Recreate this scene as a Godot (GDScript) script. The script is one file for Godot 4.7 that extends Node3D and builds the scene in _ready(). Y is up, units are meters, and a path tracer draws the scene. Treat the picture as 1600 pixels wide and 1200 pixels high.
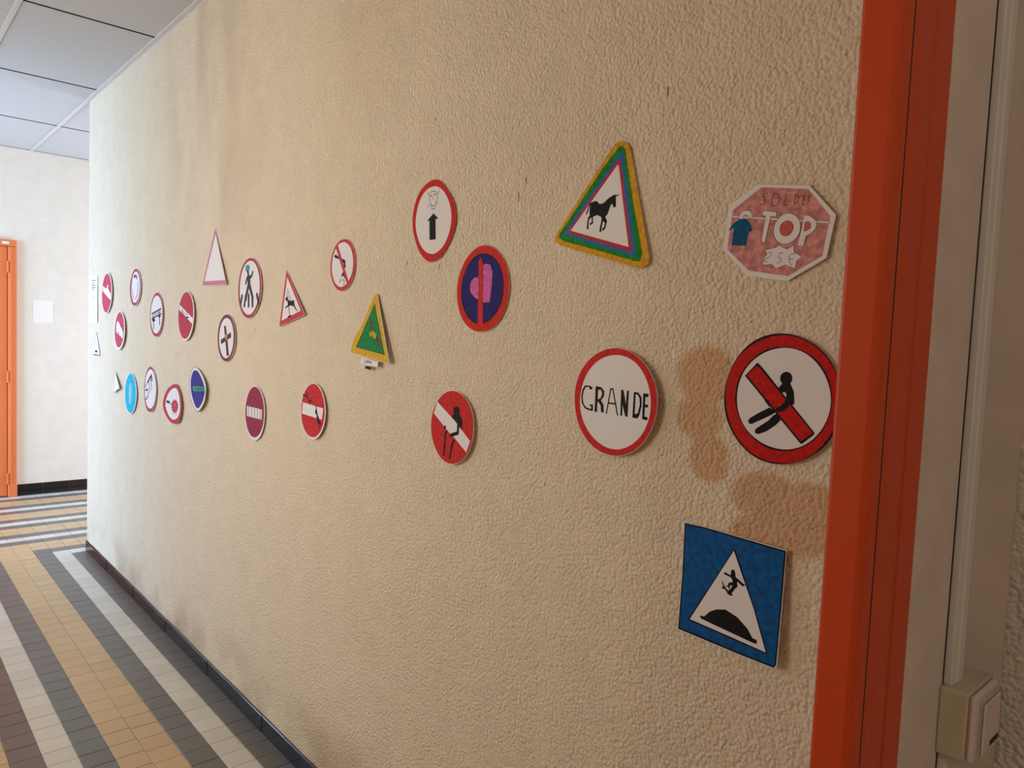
extends Node3D
# A school corridor: a stucco wall with children's drawings of road signs, an orange door frame in the foreground.
# Wall face is x = 0, the corridor lies at x < 0 and runs towards -z; metres throughout.

const H := 3.08
const Z_CORNER := -5.73
const Z_BACK := -7.833
const Z_HALL := -5.73
const Z_PART := -0.335
var M := {}
var taken := {}
var rng := RandomNumberGenerator.new()
var board: Node3D

func _ready() -> void:
	rng.seed = 7
	camera_and_light()
	materials()
	shell()
	floor_tiles()
	ceiling_tiles()
	skirting()
	far_door()
	near_frame()
	switch_and_trunking()
	drawings()

func camera_and_light() -> void:
	var cam := Camera3D.new()
	cam.name = "camera"
	cam.fov = 55.0735
	cam.near = 0.05
	cam.transform = Transform3D(Basis(Vector3(0.746396, 0.042484, 0.664145), Vector3(0.009783, 0.997152, -0.07478), Vector3(-0.66543, 0.062313, 0.743854)), Vector3(-1.19873, 1.606, 0.0))
	add_child(cam)
	cam.current = true
	var env := Environment.new()
	env.tonemap_mode = Environment.TONE_MAPPER_LINEAR
	env.tonemap_exposure = 1.09
	env.sdfgi_enabled = true
	env.ssao_enabled = true
	env.ssil_enabled = true
	var sky := Sky.new()
	var sm := ProceduralSkyMaterial.new()
	sm.sky_top_color = Color(0.55, 0.68, 0.92)
	sm.sky_horizon_color = Color(0.80, 0.87, 0.96)
	sm.ground_bottom_color = Color(0.30, 0.30, 0.30)
	sm.ground_horizon_color = Color(0.6, 0.62, 0.64)
	sm.energy_multiplier = 2.0
	sky.sky_material = sm
	env.sky = sky
	env.background_mode = Environment.BG_SKY
	var we := WorldEnvironment.new()
	we.name = "world_environment"
	we.environment = env
	add_child(we)
	daylight("daylight", Vector3(-3.1, 1.5, -6.75), Vector3(1, 0, 0), Vector2(1.8, 2.6), 16.5, rgb(176, 210, 255))
	daylight("daylight", Vector3(2.35, 1.5, -6.78), Vector3(-1, 0, 0), Vector2(1.7, 2.4), 5.6, rgb(216, 228, 255))
	daylight("daylight", Vector3(-2.33, 1.85, -2.8), Vector3(1, 0, 0), Vector2(1.3, 1.5), 2.4, rgb(255, 235, 210))

func daylight(called: String, at: Vector3, towards: Vector3, size: Vector2, energy: float, tint: Color) -> void:
	var l := AreaLight3D.new()
	l.name = called
	l.area_size = size
	l.light_color = tint
	l.light_energy = energy
	l.shadow_enabled = true
	l.area_range = 30.0
	add_child(l, true)
	l.look_at_from_position(at, at + towards, Vector3.UP)

# ---------------------------------------------------------------- materials
func mat(called: String, c: Color, rough: float, spec := 0.5) -> StandardMaterial3D:
	var m := StandardMaterial3D.new()
	m.resource_name = called
	m.albedo_color = c
	m.roughness = rough
	m.metallic_specular = spec
	M[called] = m
	return m

func rgb(r: int, g: int, b: int) -> Color:
	return Color8(r, g, b)

func noise_image(side: int, freq: float, seed_: int, kind := FastNoiseLite.TYPE_SIMPLEX_SMOOTH, octaves := 3, warp := 0.0) -> Image:
	var n := FastNoiseLite.new()
	n.noise_type = kind
	n.seed = seed_
	n.frequency = freq
	n.fractal_octaves = octaves
	if warp > 0.0:
		n.domain_warp_enabled = true
		n.domain_warp_amplitude = warp
		n.domain_warp_frequency = freq * 0.4
	return n.get_seamless_image(side, side, false, false, 0.12)

func tone(img: Image, lo: Color, hi: Color) -> ImageTexture:
	# a grey image stretched between two colours, with mipmaps
	var d := img.get_data()
	var w := img.get_width()
	var out := PackedByteArray()
	out.resize(d.size() * 3)
	var lut := PackedByteArray()
	lut.resize(768)
	for i in 256:
		var c := lo.lerp(hi, i / 255.0)
		lut[i * 3] = int(c.r * 255)
		lut[i * 3 + 1] = int(c.g * 255)
		lut[i * 3 + 2] = int(c.b * 255)
	for i in d.size():
		var k := d[i] * 3
		out[i * 3] = lut[k]
		out[i * 3 + 1] = lut[k + 1]
		out[i * 3 + 2] = lut[k + 2]
	return ImageTexture.create_from_image(Image.create_from_data(w, img.get_height(), false, Image.FORMAT_RGB8, out))

func grey(v: float) -> Color:
	return Color(v, v, v)

func materials() -> void:
	var grain := grains()
	var height_tex := ImageTexture.create_from_image(grain)
	var mottled := noise_image(512, 0.012, 5, FastNoiseLite.TYPE_SIMPLEX_SMOOTH, 4)
	var speck := noise_image(512, 0.2, 8, FastNoiseLite.TYPE_SIMPLEX, 2)
	var streak := noise_image(512, 0.02, 21, FastNoiseLite.TYPE_SIMPLEX_SMOOTH, 2)
	streak.resize(512, 64, Image.INTERPOLATE_CUBIC)
	var streaks := tone(streak, grey(0.80), grey(1.0))
	# stucco: one metre of relief per repeat, the stains of the long wall through the second set of coordinates
	var stucco := mat("stucco", rgb(236, 222, 195), 0.9, 0.25)
	stucco.heightmap_enabled = true
	stucco.heightmap_texture = height_tex
	stucco.heightmap_scale = 0.7
	stucco.albedo_texture = tone(mottled, grey(0.97), grey(1.0))
	M["stucco_plain"] = stucco.duplicate()
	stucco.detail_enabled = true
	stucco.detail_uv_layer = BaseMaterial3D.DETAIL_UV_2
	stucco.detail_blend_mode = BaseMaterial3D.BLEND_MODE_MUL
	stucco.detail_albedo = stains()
	var peach: StandardMaterial3D = M["stucco_plain"].duplicate()
	peach.albedo_color = rgb(236, 200, 152)
	M["peach"] = peach
	var pale: StandardMaterial3D = M["stucco_plain"].duplicate()
	pale.albedo_color = rgb(243, 232, 215)
	pale.heightmap_scale = 0.2
	M["cream_pale"] = pale
	var dim: StandardMaterial3D = M["stucco_plain"].duplicate()
	dim.albedo_color = rgb(222, 216, 204)
	M["grey_stucco"] = dim
	var plaster := mat("plaster", rgb(230, 215, 203), 0.85, 0.3)
	plaster.heightmap_enabled = true
	plaster.heightmap_texture = ImageTexture.create_from_image(mottled)
	plaster.heightmap_scale = 0.15
	plaster.albedo_texture = tone(mottled, grey(0.93), grey(1.0))
	mat("patch", rgb(248, 240, 228), 0.8, 0.3)
	mat("concrete", rgb(120, 116, 110), 0.9)
	mat("grout", rgb(158, 144, 122), 0.9)
	var clay := tone(speck, grey(0.90), grey(1.0))
	for row in [["tile_white", rgb(226, 221, 206)], ["tile_grey", rgb(116, 114, 110)], ["tile_brown", rgb(118, 98, 88)], ["tile_beige", rgb(214, 182, 136)]]:
		for k in 3:
			var base: Color = row[1]
			var m := mat("%s_%d" % [row[0], k], base.darkened(0.018 * k), 0.38, 0.5)
			m.albedo_texture = clay
	for k in 3:
		mat("glazed_%d" % k, [rgb(30, 22, 24), rgb(22, 18, 24), rgb(38, 26, 28)][k], 0.08, 0.45)
	var mineral := mat("mineral", rgb(232, 230, 226), 0.95, 0.2)
	mineral.albedo_texture = tone(speck, grey(0.72), grey(1.0))
	mineral.heightmap_enabled = true
	mineral.heightmap_texture = ImageTexture.create_from_image(speck)
	mineral.heightmap_scale = 0.06
	mat("bar_white", rgb(212, 206, 198), 0.6)
	mat("gap_dark", rgb(40, 34, 28), 0.9)
	var orange := mat("orange_paint", rgb(210, 76, 34), 0.42, 0.4)
	orange.heightmap_enabled = true
	orange.heightmap_texture = ImageTexture.create_from_image(streak)
	orange.heightmap_scale = 0.004
	mat("orange_door", rgb(234, 128, 72), 0.4, 0.4)
	mat("crack", rgb(52, 14, 8), 0.9)
	mat("white_paint", rgb(222, 214, 202), 0.6)
	mat("plastic_white", rgb(226, 220, 216), 0.35)
	mat("plastic_ivory", rgb(206, 196, 170), 0.4)
	mat("plastic_pink", rgb(226, 208, 208), 0.35)
	mat("indicator", rgb(74, 10, 30), 0.5, 0.3)
	mat("chrome", rgb(190, 190, 190), 0.3).metallic = 1.0
	var glass := mat("glass", Color(0.9, 0.95, 1.0, 0.06), 0.05)
	glass.transparency = BaseMaterial3D.TRANSPARENCY_ALPHA
	mat("P", rgb(238, 236, 234), 0.75, 0.3)
	# felt pens and crayons
	for row in [["W", 238, 236, 234], ["INK", 26, 22, 26], ["CHAR", 66, 62, 64], ["GREY", 112, 108, 112], ["PALE", 200, 208, 206], ["ROSE", 222, 78, 98], ["MAROON", 150, 50, 82], ["BRICK", 192, 62, 74],
			["RED", 226, 46, 38], ["RED2", 208, 58, 72], ["RED3", 232, 52, 32], ["RED4", 218, 30, 24], ["CORAL", 220, 70, 72], ["CRIMSON", 168, 44, 70], ["PINK", 226, 140, 164], ["MAG", 240, 118, 200], ["MAG2", 214, 70, 120],
			["LILAC", 214, 208, 222], ["SKY", 84, 170, 196], ["BROWN", 140, 62, 58], ["BARK", 84, 54, 44], ["BARK2", 128, 66, 40], ["ORANGE", 226, 150, 100], ["NAVY", 42, 36, 120], ["NAVY2", 54, 46, 150], ["MINT", 130, 190, 180],
			["YEL", 244, 196, 40], ["AMBER", 242, 178, 28], ["GREEN", 22, 150, 72], ["GRASS", 34, 160, 44], ["BLUE2", 52, 128, 186], ["TEAL", 0, 104, 150], ["MARKER", 8, 102, 176], ["SALMON", 224, 112, 100], ["CRAYON", 242, 168, 160],
			["CYAN", 0, 200, 236], ["AQUA", 150, 224, 240], ["MUD", 150, 148, 140]]:
		var pen := mat(row[0], rgb(row[1], row[2], row[3]), 0.7, 0.3)
		if row[0] not in ["W", "PALE", "GREY"]:
			pen.albedo_texture = streaks
	var waxy := noise_image(512, 0.014, 31, FastNoiseLite.TYPE_SIMPLEX, 5)
	waxy.resize(512, 256, Image.INTERPOLATE_CUBIC)
	var soft := tone(waxy, grey(0.72), grey(1.0))
	for k in ["MARKER", "CRAYON", "TEAL", "GRASS"]:
		M[k].albedo_texture = soft

func grains() -> Image:
	# roughcast: rounded grains of five to ten millimetres of uneven height, one metre to the repeat
	var n := FastNoiseLite.new()
	n.noise_type = FastNoiseLite.TYPE_CELLULAR
	n.cellular_return_type = FastNoiseLite.RETURN_DISTANCE
	n.cellular_jitter = 1.0
	n.seed = 17
	n.frequency = 0.125
	n.fractal_type = FastNoiseLite.FRACTAL_NONE
	n.domain_warp_enabled = true
	n.domain_warp_amplitude = 6.0
	n.domain_warp_frequency = 0.06
	var a := n.get_seamless_image(1024, 1024, true, false, 0.1)
	var low := noise_image(1024, 0.03, 4, FastNoiseLite.TYPE_SIMPLEX_SMOOTH, 3)
	var da := a.get_data()
	var db := low.get_data()
	for i in da.size():
		da[i] = (da[i] * (120 + db[i])) >> 9
	return Image.create_from_data(1024, 1024, false, Image.FORMAT_L8, da)

func stains() -> ImageTexture:
	# wear of the long wall: grey bloom high up near the far end, scuffs above the skirting, two brown stains, pencil and tape marks
	var w := 2048
	var h := 1184
	var small := Image.create(512, 296, false, Image.FORMAT_RGB8)
	var n := FastNoiseLite.new()
	n.seed = 3
	n.frequency = 0.02
	n.fractal_octaves = 4
	for j in 296:
		var y := (1.0 - (j + 0.5) / 296.0) * H
		for i in 512:
			var z := Z_CORNER + (i + 0.5) / 512.0 * 5.37
			var a := n.get_noise_2d(i * 1.0, j * 0.35)
			var b := n.get_noise_2d(i * 0.7 + 900.0, j * 0.7)
			var c := Color(1, 1, 1)
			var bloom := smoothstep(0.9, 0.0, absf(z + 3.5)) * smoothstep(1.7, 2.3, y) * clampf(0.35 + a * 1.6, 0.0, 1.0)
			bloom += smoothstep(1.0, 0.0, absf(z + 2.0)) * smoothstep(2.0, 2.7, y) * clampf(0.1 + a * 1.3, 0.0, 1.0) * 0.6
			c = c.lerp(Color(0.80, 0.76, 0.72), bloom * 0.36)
			var scuff := smoothstep(0.34, 0.06, y) * clampf(0.45 + b * 1.5, 0.0, 1.0)
			c = c.lerp(Color(0.72, 0.66, 0.62), scuff * 0.6)
			var s1 := blot(z, y, [-0.79, 1.55, 0.075, 0.065, -0.80, 1.47, 0.06, 0.05, -0.775, 1.40, 0.045, 0.05], b)
			var s2 := blot(z, y, [-0.65, 1.345, 0.07, 0.045, -0.60, 1.31, 0.09, 0.05, -0.66, 1.27, 0.06, 0.04, -0.57, 1.35, 0.05, 0.04], b)
			c = c.lerp(Color(0.93, 0.82, 0.74), clampf(s1 + s2, 0.0, 1.0))
			small.set_pixel(i, j, c)
	small.resize(w, h, Image.INTERPOLATE_CUBIC)
	for mark in [[-0.917, 2.106, 6], [-0.918, 2.112, 4], [-1.32, 1.99, 7], [-1.345, 1.955, 8], [-1.82, 1.815, 5], [-1.66, 1.80, 6], [-2.9, 1.6, 8], [-3.3, 2.35, 4], [-1.21, 1.27, 2], [-2.6, 2.1, 3], [-1.7, 2.2, 3]]:
		var px := int((mark[0] - Z_CORNER) / 5.37 * w)
		var py := int((1.0 - mark[1] / H) * h)
		var lean := rng.randf_range(-0.4, 0.4)
		for k in int(mark[2]):
			small.set_pixel(px + int(k * lean), py + k, Color(0.45, 0.42, 0.40))
	for k in 90:
		small.set_pixel(rng.randi_range(4, w - 5), rng.randi_range(40, h - 40), Color(0.62, 0.58, 0.55))
	return ImageTexture.create_from_image(small)

func blot(z: float, y: float, e: Array, b: float) -> float:
	var s := 0.0
	for k in range(0, e.size(), 4):
		var d := Vector2((z - e[k]) / e[k + 2], (y - e[k + 1]) / e[k + 3]).length()
		s = maxf(s, smoothstep(1.12, 0.86, d + b * 0.5))
	return s

# ---------------------------------------------------------------- building blocks
func numbered(called: String) -> String:
	if not taken.has(called):
		taken[called] = 0
		return called
	taken[called] += 1
	return "%s_%03d" % [called, taken[called]]

func thing(called: String, label: String, category: String, at := Vector3.ZERO, kind := "", group := "") -> Node3D:
	var o := Node3D.new()
	o.name = numbered(called)
	add_child(o)
	o.position = at
	tag(o, label, category, kind, group)
	return o

func tag(o: Node3D, label: String, category: String, kind := "", group := "") -> void:
	o.set_meta("label", label)
	o.set_meta("category", category)
	if kind != "":
		o.set_meta("kind", kind)
	if group != "":
		o.set_meta("group", group)

func put(called: String, mesh: Mesh, m: Material, parent: Node3D, at := Vector3.ZERO) -> MeshInstance3D:
	var o := MeshInstance3D.new()
	o.name = called if parent != self else numbered(called)
	o.mesh = mesh
	o.material_override = m
	o.position = at
	parent.add_child(o, true)
	return o

func struct(called: String, label: String, category: String, mesh: Mesh, m: Material) -> MeshInstance3D:
	var o := put(called, mesh, m, self)
	tag(o, label, category, "structure")
	return o

func quad(st: SurfaceTool, a: Vector3, b: Vector3, c: Vector3, d: Vector3, s := 1.0) -> void:
	# corners counter-clockwise as seen from outside; coordinates in metres along the edges, the second set from 0 to 1
	var n := (b - a).cross(d - a).normalized()
	var w := (b - a).length() * s
	var h := (d - a).length() * s
	var p := [a, b, c, d]
	var uv := [Vector2(0, h), Vector2(w, h), Vector2(w, 0), Vector2(0, 0)]
	var uv2 := [Vector2(0, 1), Vector2(1, 1), Vector2(1, 0), Vector2(0, 0)]
	for k in [0, 2, 1, 0, 3, 2]:
		st.set_normal(n)
		st.set_uv(uv[k])
		st.set_uv2(uv2[k])
		st.add_vertex(p[k])

func begin() -> SurfaceTool:
	var st := SurfaceTool.new()
	st.begin(Mesh.PRIMITIVE_TRIANGLES)
	return st

func add_box(st: SurfaceTool, lo: Vector3, hi: Vector3, ch := 0.0, s := 1.0) -> void:
	# a box, its edges chamfered by ch
	if ch <= 0.0:
		var v := [Vector3(lo.x, lo.y, lo.z), Vector3(hi.x, lo.y, lo.z), Vector3(hi.x, hi.y, lo.z), Vector3(lo.x, hi.y, lo.z), Vector3(lo.x, lo.y, hi.z), Vector3(hi.x, lo.y, hi.z), Vector3(hi.x, hi.y, hi.z), Vector3(lo.x, hi.y, hi.z)]
		for f in [[4, 5, 6, 7], [1, 0, 3, 2], [5, 1, 2, 6], [0, 4, 7, 3], [7, 6, 2, 3], [0, 1, 5, 4]]:
			quad(st, v[f[0]], v[f[1]], v[f[2]], v[f[3]], s)
		return
	var mid := (lo + hi) / 2
	var hf := (hi - lo) / 2
	var axes := [Vector3.RIGHT, Vector3.UP, Vector3.BACK]
	var face := func(n: Vector3, u: Vector3, w: Vector3) -> Array:
		var o: Vector3 = mid + n * hf
		var eu: Vector3 = u * (hf - Vector3.ONE * ch)
		var ew: Vector3 = w * (hf - Vector3.ONE * ch)
		return [o - eu - ew, o + eu - ew, o + eu + ew, o - eu + ew]
	for k in 3:
		var u: Vector3 = axes[(k + 1) % 3]
		var w: Vector3 = axes[(k + 2) % 3]
		var n: Vector3 = axes[k]
		var a: Array = face.call(n, u, w)
		quad(st, a[0], a[1], a[2], a[3], s)
		a = face.call(-n, w, u)
		quad(st, a[0], a[1], a[2], a[3], s)
		for su in [-1.0, 1.0]:
			for sw in [-1.0, 1.0]:
				# the chamfer between the faces u and w, running along n
				var p: Vector3 = mid + u * su * hf + w * sw * (hf - Vector3.ONE * ch)
				var q: Vector3 = mid + w * sw * hf + u * su * (hf - Vector3.ONE * ch)
				var e: Vector3 = n * (hf - Vector3.ONE * ch)
				if su * sw > 0:
					quad(st, p - e, q - e, q + e, p + e, s)
				else:
					quad(st, q - e, p - e, p + e, q + e, s)
	for sx in [-1.0, 1.0]:
		for sy in [-1.0, 1.0]:
			for sz in [-1.0, 1.0]:
				var sg := Vector3(sx, sy, sz)
				var i: Vector3 = hf - Vector3.ONE * ch
				var a := mid + sg * Vector3(hf.x, i.y, i.z)
				var b := mid + sg * Vector3(i.x, hf.y, i.z)
				var c := mid + sg * Vector3(i.x, i.y, hf.z)
				if sx * sy * sz > 0:
					tri(st, a, b, c)
				else:
					tri(st, a, c, b)

func tri(st: SurfaceTool, a: Vector3, b: Vector3, c: Vector3) -> void:
	var n := (b - a).cross(c - a).normalized()
	for p in [a, c, b]:
		st.set_normal(n)
		st.set_uv(Vector2.ZERO)
		st.set_uv2(Vector2.ZERO)
		st.add_vertex(p)

func box(lo: Vector3, hi: Vector3, ch := 0.0, s := 1.0) -> ArrayMesh:
	var st := begin()
	add_box(st, lo, hi, ch, s)
	return st.commit()

func add_prism(st: SurfaceTool, outline: PackedVector2Array, y0: float, y1: float) -> void:
	# a vertical bar whose section lies in the plane of x (first number) and z (second)
	var n := outline.size()
	for k in n:
		var a := outline[k]
		var b := outline[(k + 1) % n]
		quad(st, Vector3(a.x, y0, a.y), Vector3(b.x, y0, b.y), Vector3(b.x, y1, b.y), Vector3(a.x, y1, a.y))
	var t := Geometry2D.triangulate_polygon(outline)
	for k in range(0, t.size(), 3):
		var p := [outline[t[k]], outline[t[k + 1]], outline[t[k + 2]]]
		for y in [y0, y1]:
			var q := []
			for v in p:
				q.append(Vector3(v.x, y, v.y))
			var up: bool = (q[1] - q[0]).cross(q[2] - q[0]).y > 0
			if up == (y == y1):
				tri(st, q[0], q[1], q[2])
			else:
				tri(st, q[0], q[2], q[1])

func prism(outline: PackedVector2Array, y0: float, y1: float) -> ArrayMesh:
	var st := begin()
	add_prism(st, outline, y0, y1)
	return st.commit()

# ---------------------------------------------------------------- the shell
func shell() -> void:
	# the long wall, whose corridor face carries the stains
	var st := begin()
	var z1 := Z_PART - 0.025
	quad(st, Vector3(0, 0, Z_CORNER), Vector3(0, 0, z1), Vector3(0, H, z1), Vector3(0, H, Z_CORNER))
	quad(st, Vector3(0.22, 0, Z_CORNER), Vector3(0, 0, Z_CORNER), Vector3(0, H, Z_CORNER), Vector3(0.22, H, Z_CORNER))
	quad(st, Vector3(0.22, 0, z1), Vector3(0.22, 0, Z_CORNER), Vector3(0.22, H, Z_CORNER), Vector3(0.22, H, z1))
	struct("wall_right", "cream stucco corridor wall on the right, covered with hand drawn road signs", "wall", st.commit(), M.stucco)
	struct("wall_back", "plain cream wall at the far end, with the orange door", "wall", box(Vector3(-3.2, 0, Z_BACK - 0.2), Vector3(2.7, H, Z_BACK)), M.cream_pale)
	var patch := put("wall_patch", box(Vector3(0.0, 1.56, Z_BACK), Vector3(0.155, 1.765, Z_BACK + 0.003), 0.001), M.patch, self)
	tag(patch, "pale square of filler beside the orange door on the far wall", "wall patch")
	st = begin()
	add_box(st, Vector3(-2.6, 0, Z_HALL), Vector3(-2.4, 1.05, z1))
	add_box(st, Vector3(-2.6, 2.65, Z_HALL), Vector3(-2.4, H, z1))
	add_box(st, Vector3(-2.6, 1.05, Z_HALL), Vector3(-2.4, 2.65, -3.8))
	add_box(st, Vector3(-2.6, 1.05, -2.2), Vector3(-2.4, 2.65, z1))
	struct("wall_left", "warm cream wall on the left side of the corridor, with a window", "wall", st.commit(), M.peach)
	window_("window_2", Vector3(-2.5, 1.05, -3.8), Vector3(-2.5, 2.65, -2.2), "white framed window opposite the drawings")
	struct("wall_hall_front", "cream wall of the cross corridor, left part", "wall", box(Vector3(-3.2, 0, Z_HALL), Vector3(-2.6, H, Z_HALL + 0.2)), M.peach)
	struct("wall_hall_side", "cream wall of the cross corridor, right part", "wall", box(Vector3(0.22, 0, Z_CORNER), Vector3(2.7, H, Z_CORNER + 0.2)), M.stucco_plain)
	st = begin()
	add_box(st, Vector3(2.5, 0, Z_BACK), Vector3(2.7, 0.3, Z_CORNER))
	add_box(st, Vector3(2.5, 2.8, Z_BACK), Vector3(2.7, H, Z_CORNER))
	add_box(st, Vector3(2.5, 0.3, Z_BACK), Vector3(2.7, 2.8, Z_BACK + 0.2))
	add_box(st, Vector3(2.5, 0.3, Z_CORNER - 0.2), Vector3(2.7, 2.8, Z_CORNER))
	struct("wall_hall_end", "cream wall round the window at the right end of the cross corridor", "wall", st.commit(), M.stucco_plain)
	window_("window_3", Vector3(2.6, 0.3, Z_BACK + 0.2), Vector3(2.6, 2.8, Z_CORNER - 0.2), "white framed window at the right end of the cross corridor")
	# window wall at the left end of the cross corridor
	st = begin()
	add_box(st, Vector3(-3.4, 0, Z_BACK), Vector3(-3.2, 0.2, Z_HALL + 0.2))
	add_box(st, Vector3(-3.4, 2.9, Z_BACK), Vector3(-3.2, H, Z_HALL + 0.2))
	add_box(st, Vector3(-3.4, 0.2, Z_BACK), Vector3(-3.2, 2.9, Z_BACK + 0.15))
	add_box(st, Vector3(-3.4, 0.2, Z_HALL - 0.1), Vector3(-3.2, 2.9, Z_HALL + 0.2))
	struct("wall_hall_window", "cream wall round the window of the cross corridor", "wall", st.commit(), M.stucco_plain)
	window_("window_1", Vector3(-3.3, 0.2, Z_BACK + 0.15), Vector3(-3.3, 2.9, Z_HALL - 0.1), "white framed window at the left end of the cross corridor")
	# the near room, out of which the photograph is taken
	struct("wall_near_left", "cream wall on the left of the near room", "wall", box(Vector3(-3.2, 0, Z_PART), Vector3(-3.0, H, 3.0)), M.stucco_plain)
	struct("wall_near_right", "cream stucco wall on the right of the near room, beside the light switch", "wall", box(Vector3(0.02, 0, -0.287), Vector3(0.25, H, 3.0)), M.grey_stucco)
	struct("trim_1", "narrow smooth plaster strip between partition and stucco", "trim", box(Vector3(0.0205, 0, Z_PART - 0.025), Vector3(0.25, H, -0.287)), M.plaster)
	struct("wall_front", "warm cream wall behind the viewer", "wall", box(Vector3(-3.2, 0, 2.8), Vector3(0.2, H, 3.0)), M.stucco_plain)
	lamp()
	# roof slab above the suspended ceiling, and the slab below the tiles
	struct("ceiling_slab", "concrete slab above the suspended ceiling", "ceiling", box(Vector3(-5.7, H + 0.02, Z_BACK - 0.2), Vector3(2.8, H + 0.2, 3.1)), M.concrete)

func lamp() -> void:
	# a round opal ceiling lamp in the near room, behind the viewer
	var at := Vector3(-1.7, H - 0.12, 1.5)
	var o := thing("ceiling_lamp", "round opal ceiling lamp behind the viewer", "lamp", at)
	var s := SphereMesh.new()
	s.radius = 0.11
	s.height = 0.18
	var g := mat("lamp_glow", rgb(255, 236, 206), 0.4)
	g.emission_enabled = true
	g.emission = rgb(255, 214, 160)
	g.emission_energy_multiplier = 1.2
	put("opal_bulb_shade", s, g, o)
	put("lamp_base", box(Vector3(-0.07, 0.08, -0.07), Vector3(0.07, 0.12, 0.07), 0.005), M.bar_white, o)
	var l := OmniLight3D.new()
	l.name = "lamp_light"
	l.light_color = rgb(255, 242, 228)
	l.light_energy = 0.62
	l.light_size = 0.1
	l.omni_range = 20.0
	l.omni_attenuation = 2.0
	l.shadow_enabled = true
	add_child(l)
	l.position = at

func window_(called: String, lo: Vector3, hi: Vector3, label: String) -> void:
	var o := thing(called, label, "window", Vector3.ZERO, "structure")
	var along := Vector3(0, 0, 1) if absf(hi.z - lo.z) > 0.1 else Vector3(1, 0, 0)
	var out := Vector3(1, 0, 0) if along.z > 0 else Vector3(0, 0, 1)
	var w := absf((hi - lo).dot(along))
	var h := hi.y - lo.y
	var st := begin()
	var bar := func(a: float, b: float, y0: float, y1: float) -> void:
		add_box(st, lo + along * a + Vector3(0, y0, 0) - out * 0.03, lo + along * b + Vector3(0, y1, 0) + out * 0.03, 0.004)
	bar.call(0.0, 0.05, 0.0, h)
	bar.call(w - 0.05, w, 0.0, h)
	bar.call(w / 2 - 0.03, w / 2 + 0.03, 0.0, h)
	bar.call(0.0, w, 0.0, 0.05)
	bar.call(0.0, w, h - 0.05, h)
	put("window_frame", st.commit(), M.white_paint, o)
	for k in 2:
		put("pane", box(lo + along * (0.05 + k * (w / 2 - 0.02)) + Vector3(0, 0.05, 0) - out * 0.003, lo + along * (w / 2 - 0.03 + k * (w / 2 - 0.02)) + Vector3(0, h - 0.05, 0) + out * 0.003), M.glass, o)

# ---------------------------------------------------------------- floor
func stripe(k: int) -> String:
	# columns of ten-centimetre tiles counted from the long wall
	if k < 0:
		k = 0
	var q := k % 5
	if q == 1:
		return "tile_white"
	if q == 0 or q == 2:
		return "tile_brown" if (k / 5) % 2 == 1 and q == 2 else "tile_grey"
	return "tile_beige"

func floor_tiles() -> void:
	var f := thing("floor", "stoneware tile floor striped in beige, grey and white", "floor", Vector3.ZERO, "structure")
	put("floor_bed", box(Vector3(-5.7, -0.2, Z_BACK - 0.2), Vector3(2.8, -0.0035, 3.1)), M.grout, f)
	var meshes := []
	for k in 3:
		var st := begin()
		var g := 0.0003 + 0.0002 * k
		add_box(st, Vector3(-0.05 + g, -0.012, -0.05 + g), Vector3(0.05 - g, 0.0, 0.05 - g), 0.0012, 9.0)
		meshes.append(st.commit())
	var rest := {}
	var singles := 0
	# rows: j < 0 in the corridor and the near room, j >= 0 in the cross corridor; the rows nearest to the viewer come first
	for step in 112:
		var j := -34 + step if step < 56 else -35 - (step - 56)
		var hall := j >= 0
		for i in range(-27, 40):
			var x := -0.047 - 0.1003 * i
			var z := -5.70 - 0.0995 * (j + 0.5)
			if not hall:
				z = -5.70 + 0.101 * (-j - 0.5)
			var depth := 1.0
			if z - 0.05 < Z_BACK:
				depth = 0.45
				z = Z_BACK + 0.025
			if x > 0.0 and (z > Z_CORNER + 0.03):
				continue
			if x > 2.5 or x < (-3.15 if z < Z_HALL else (-2.4 if z < Z_PART else -2.95)):
				continue
			var col := stripe(i)
			if hall:
				if j >= 2:
					col = ["tile_beige", "tile_beige", "tile_grey", "tile_white", "tile_grey"][(j - 2) % 5]
				elif i < 3:
					col = "tile_grey" if j == 1 or i == 2 else "tile_white"
			var pick := absi(i * 7 + j * 13 + (i * j) % 5)
			var m: Material = M["%s_%d" % [col, pick % 3]]
			var at := Vector3(x, -0.0006 * (pick % 4) / 3.0, z + (0.012 * ((i * 5) % 4 - 1.5) * 0.4 if not hall else 0.0))
			var in_view := z < -2.45 and x > -1.25 - z * 0.121 and x < 0.06
			if in_view and singles < 299 and depth == 1.0:
				put("floor_tile", meshes[pick % 3], m, f, at)
				singles += 1
			else:
				if not rest.has(m):
					rest[m] = begin()
				(rest[m] as SurfaceTool).append_from(meshes[pick % 3], 0, Transform3D(Basis().scaled(Vector3(1, 1, depth)), at))
	# all further tiles, joined colour by colour
	var mesh := ArrayMesh.new()
	for m in rest:
		(rest[m] as SurfaceTool).commit(mesh)
		mesh.surface_set_material(mesh.get_surface_count() - 1, m)
	var far := MeshInstance3D.new()
	far.name = "distant_floor_tiles"
	far.mesh = mesh
	far.set_meta("kind", "stuff")
	f.add_child(far, true)

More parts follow.
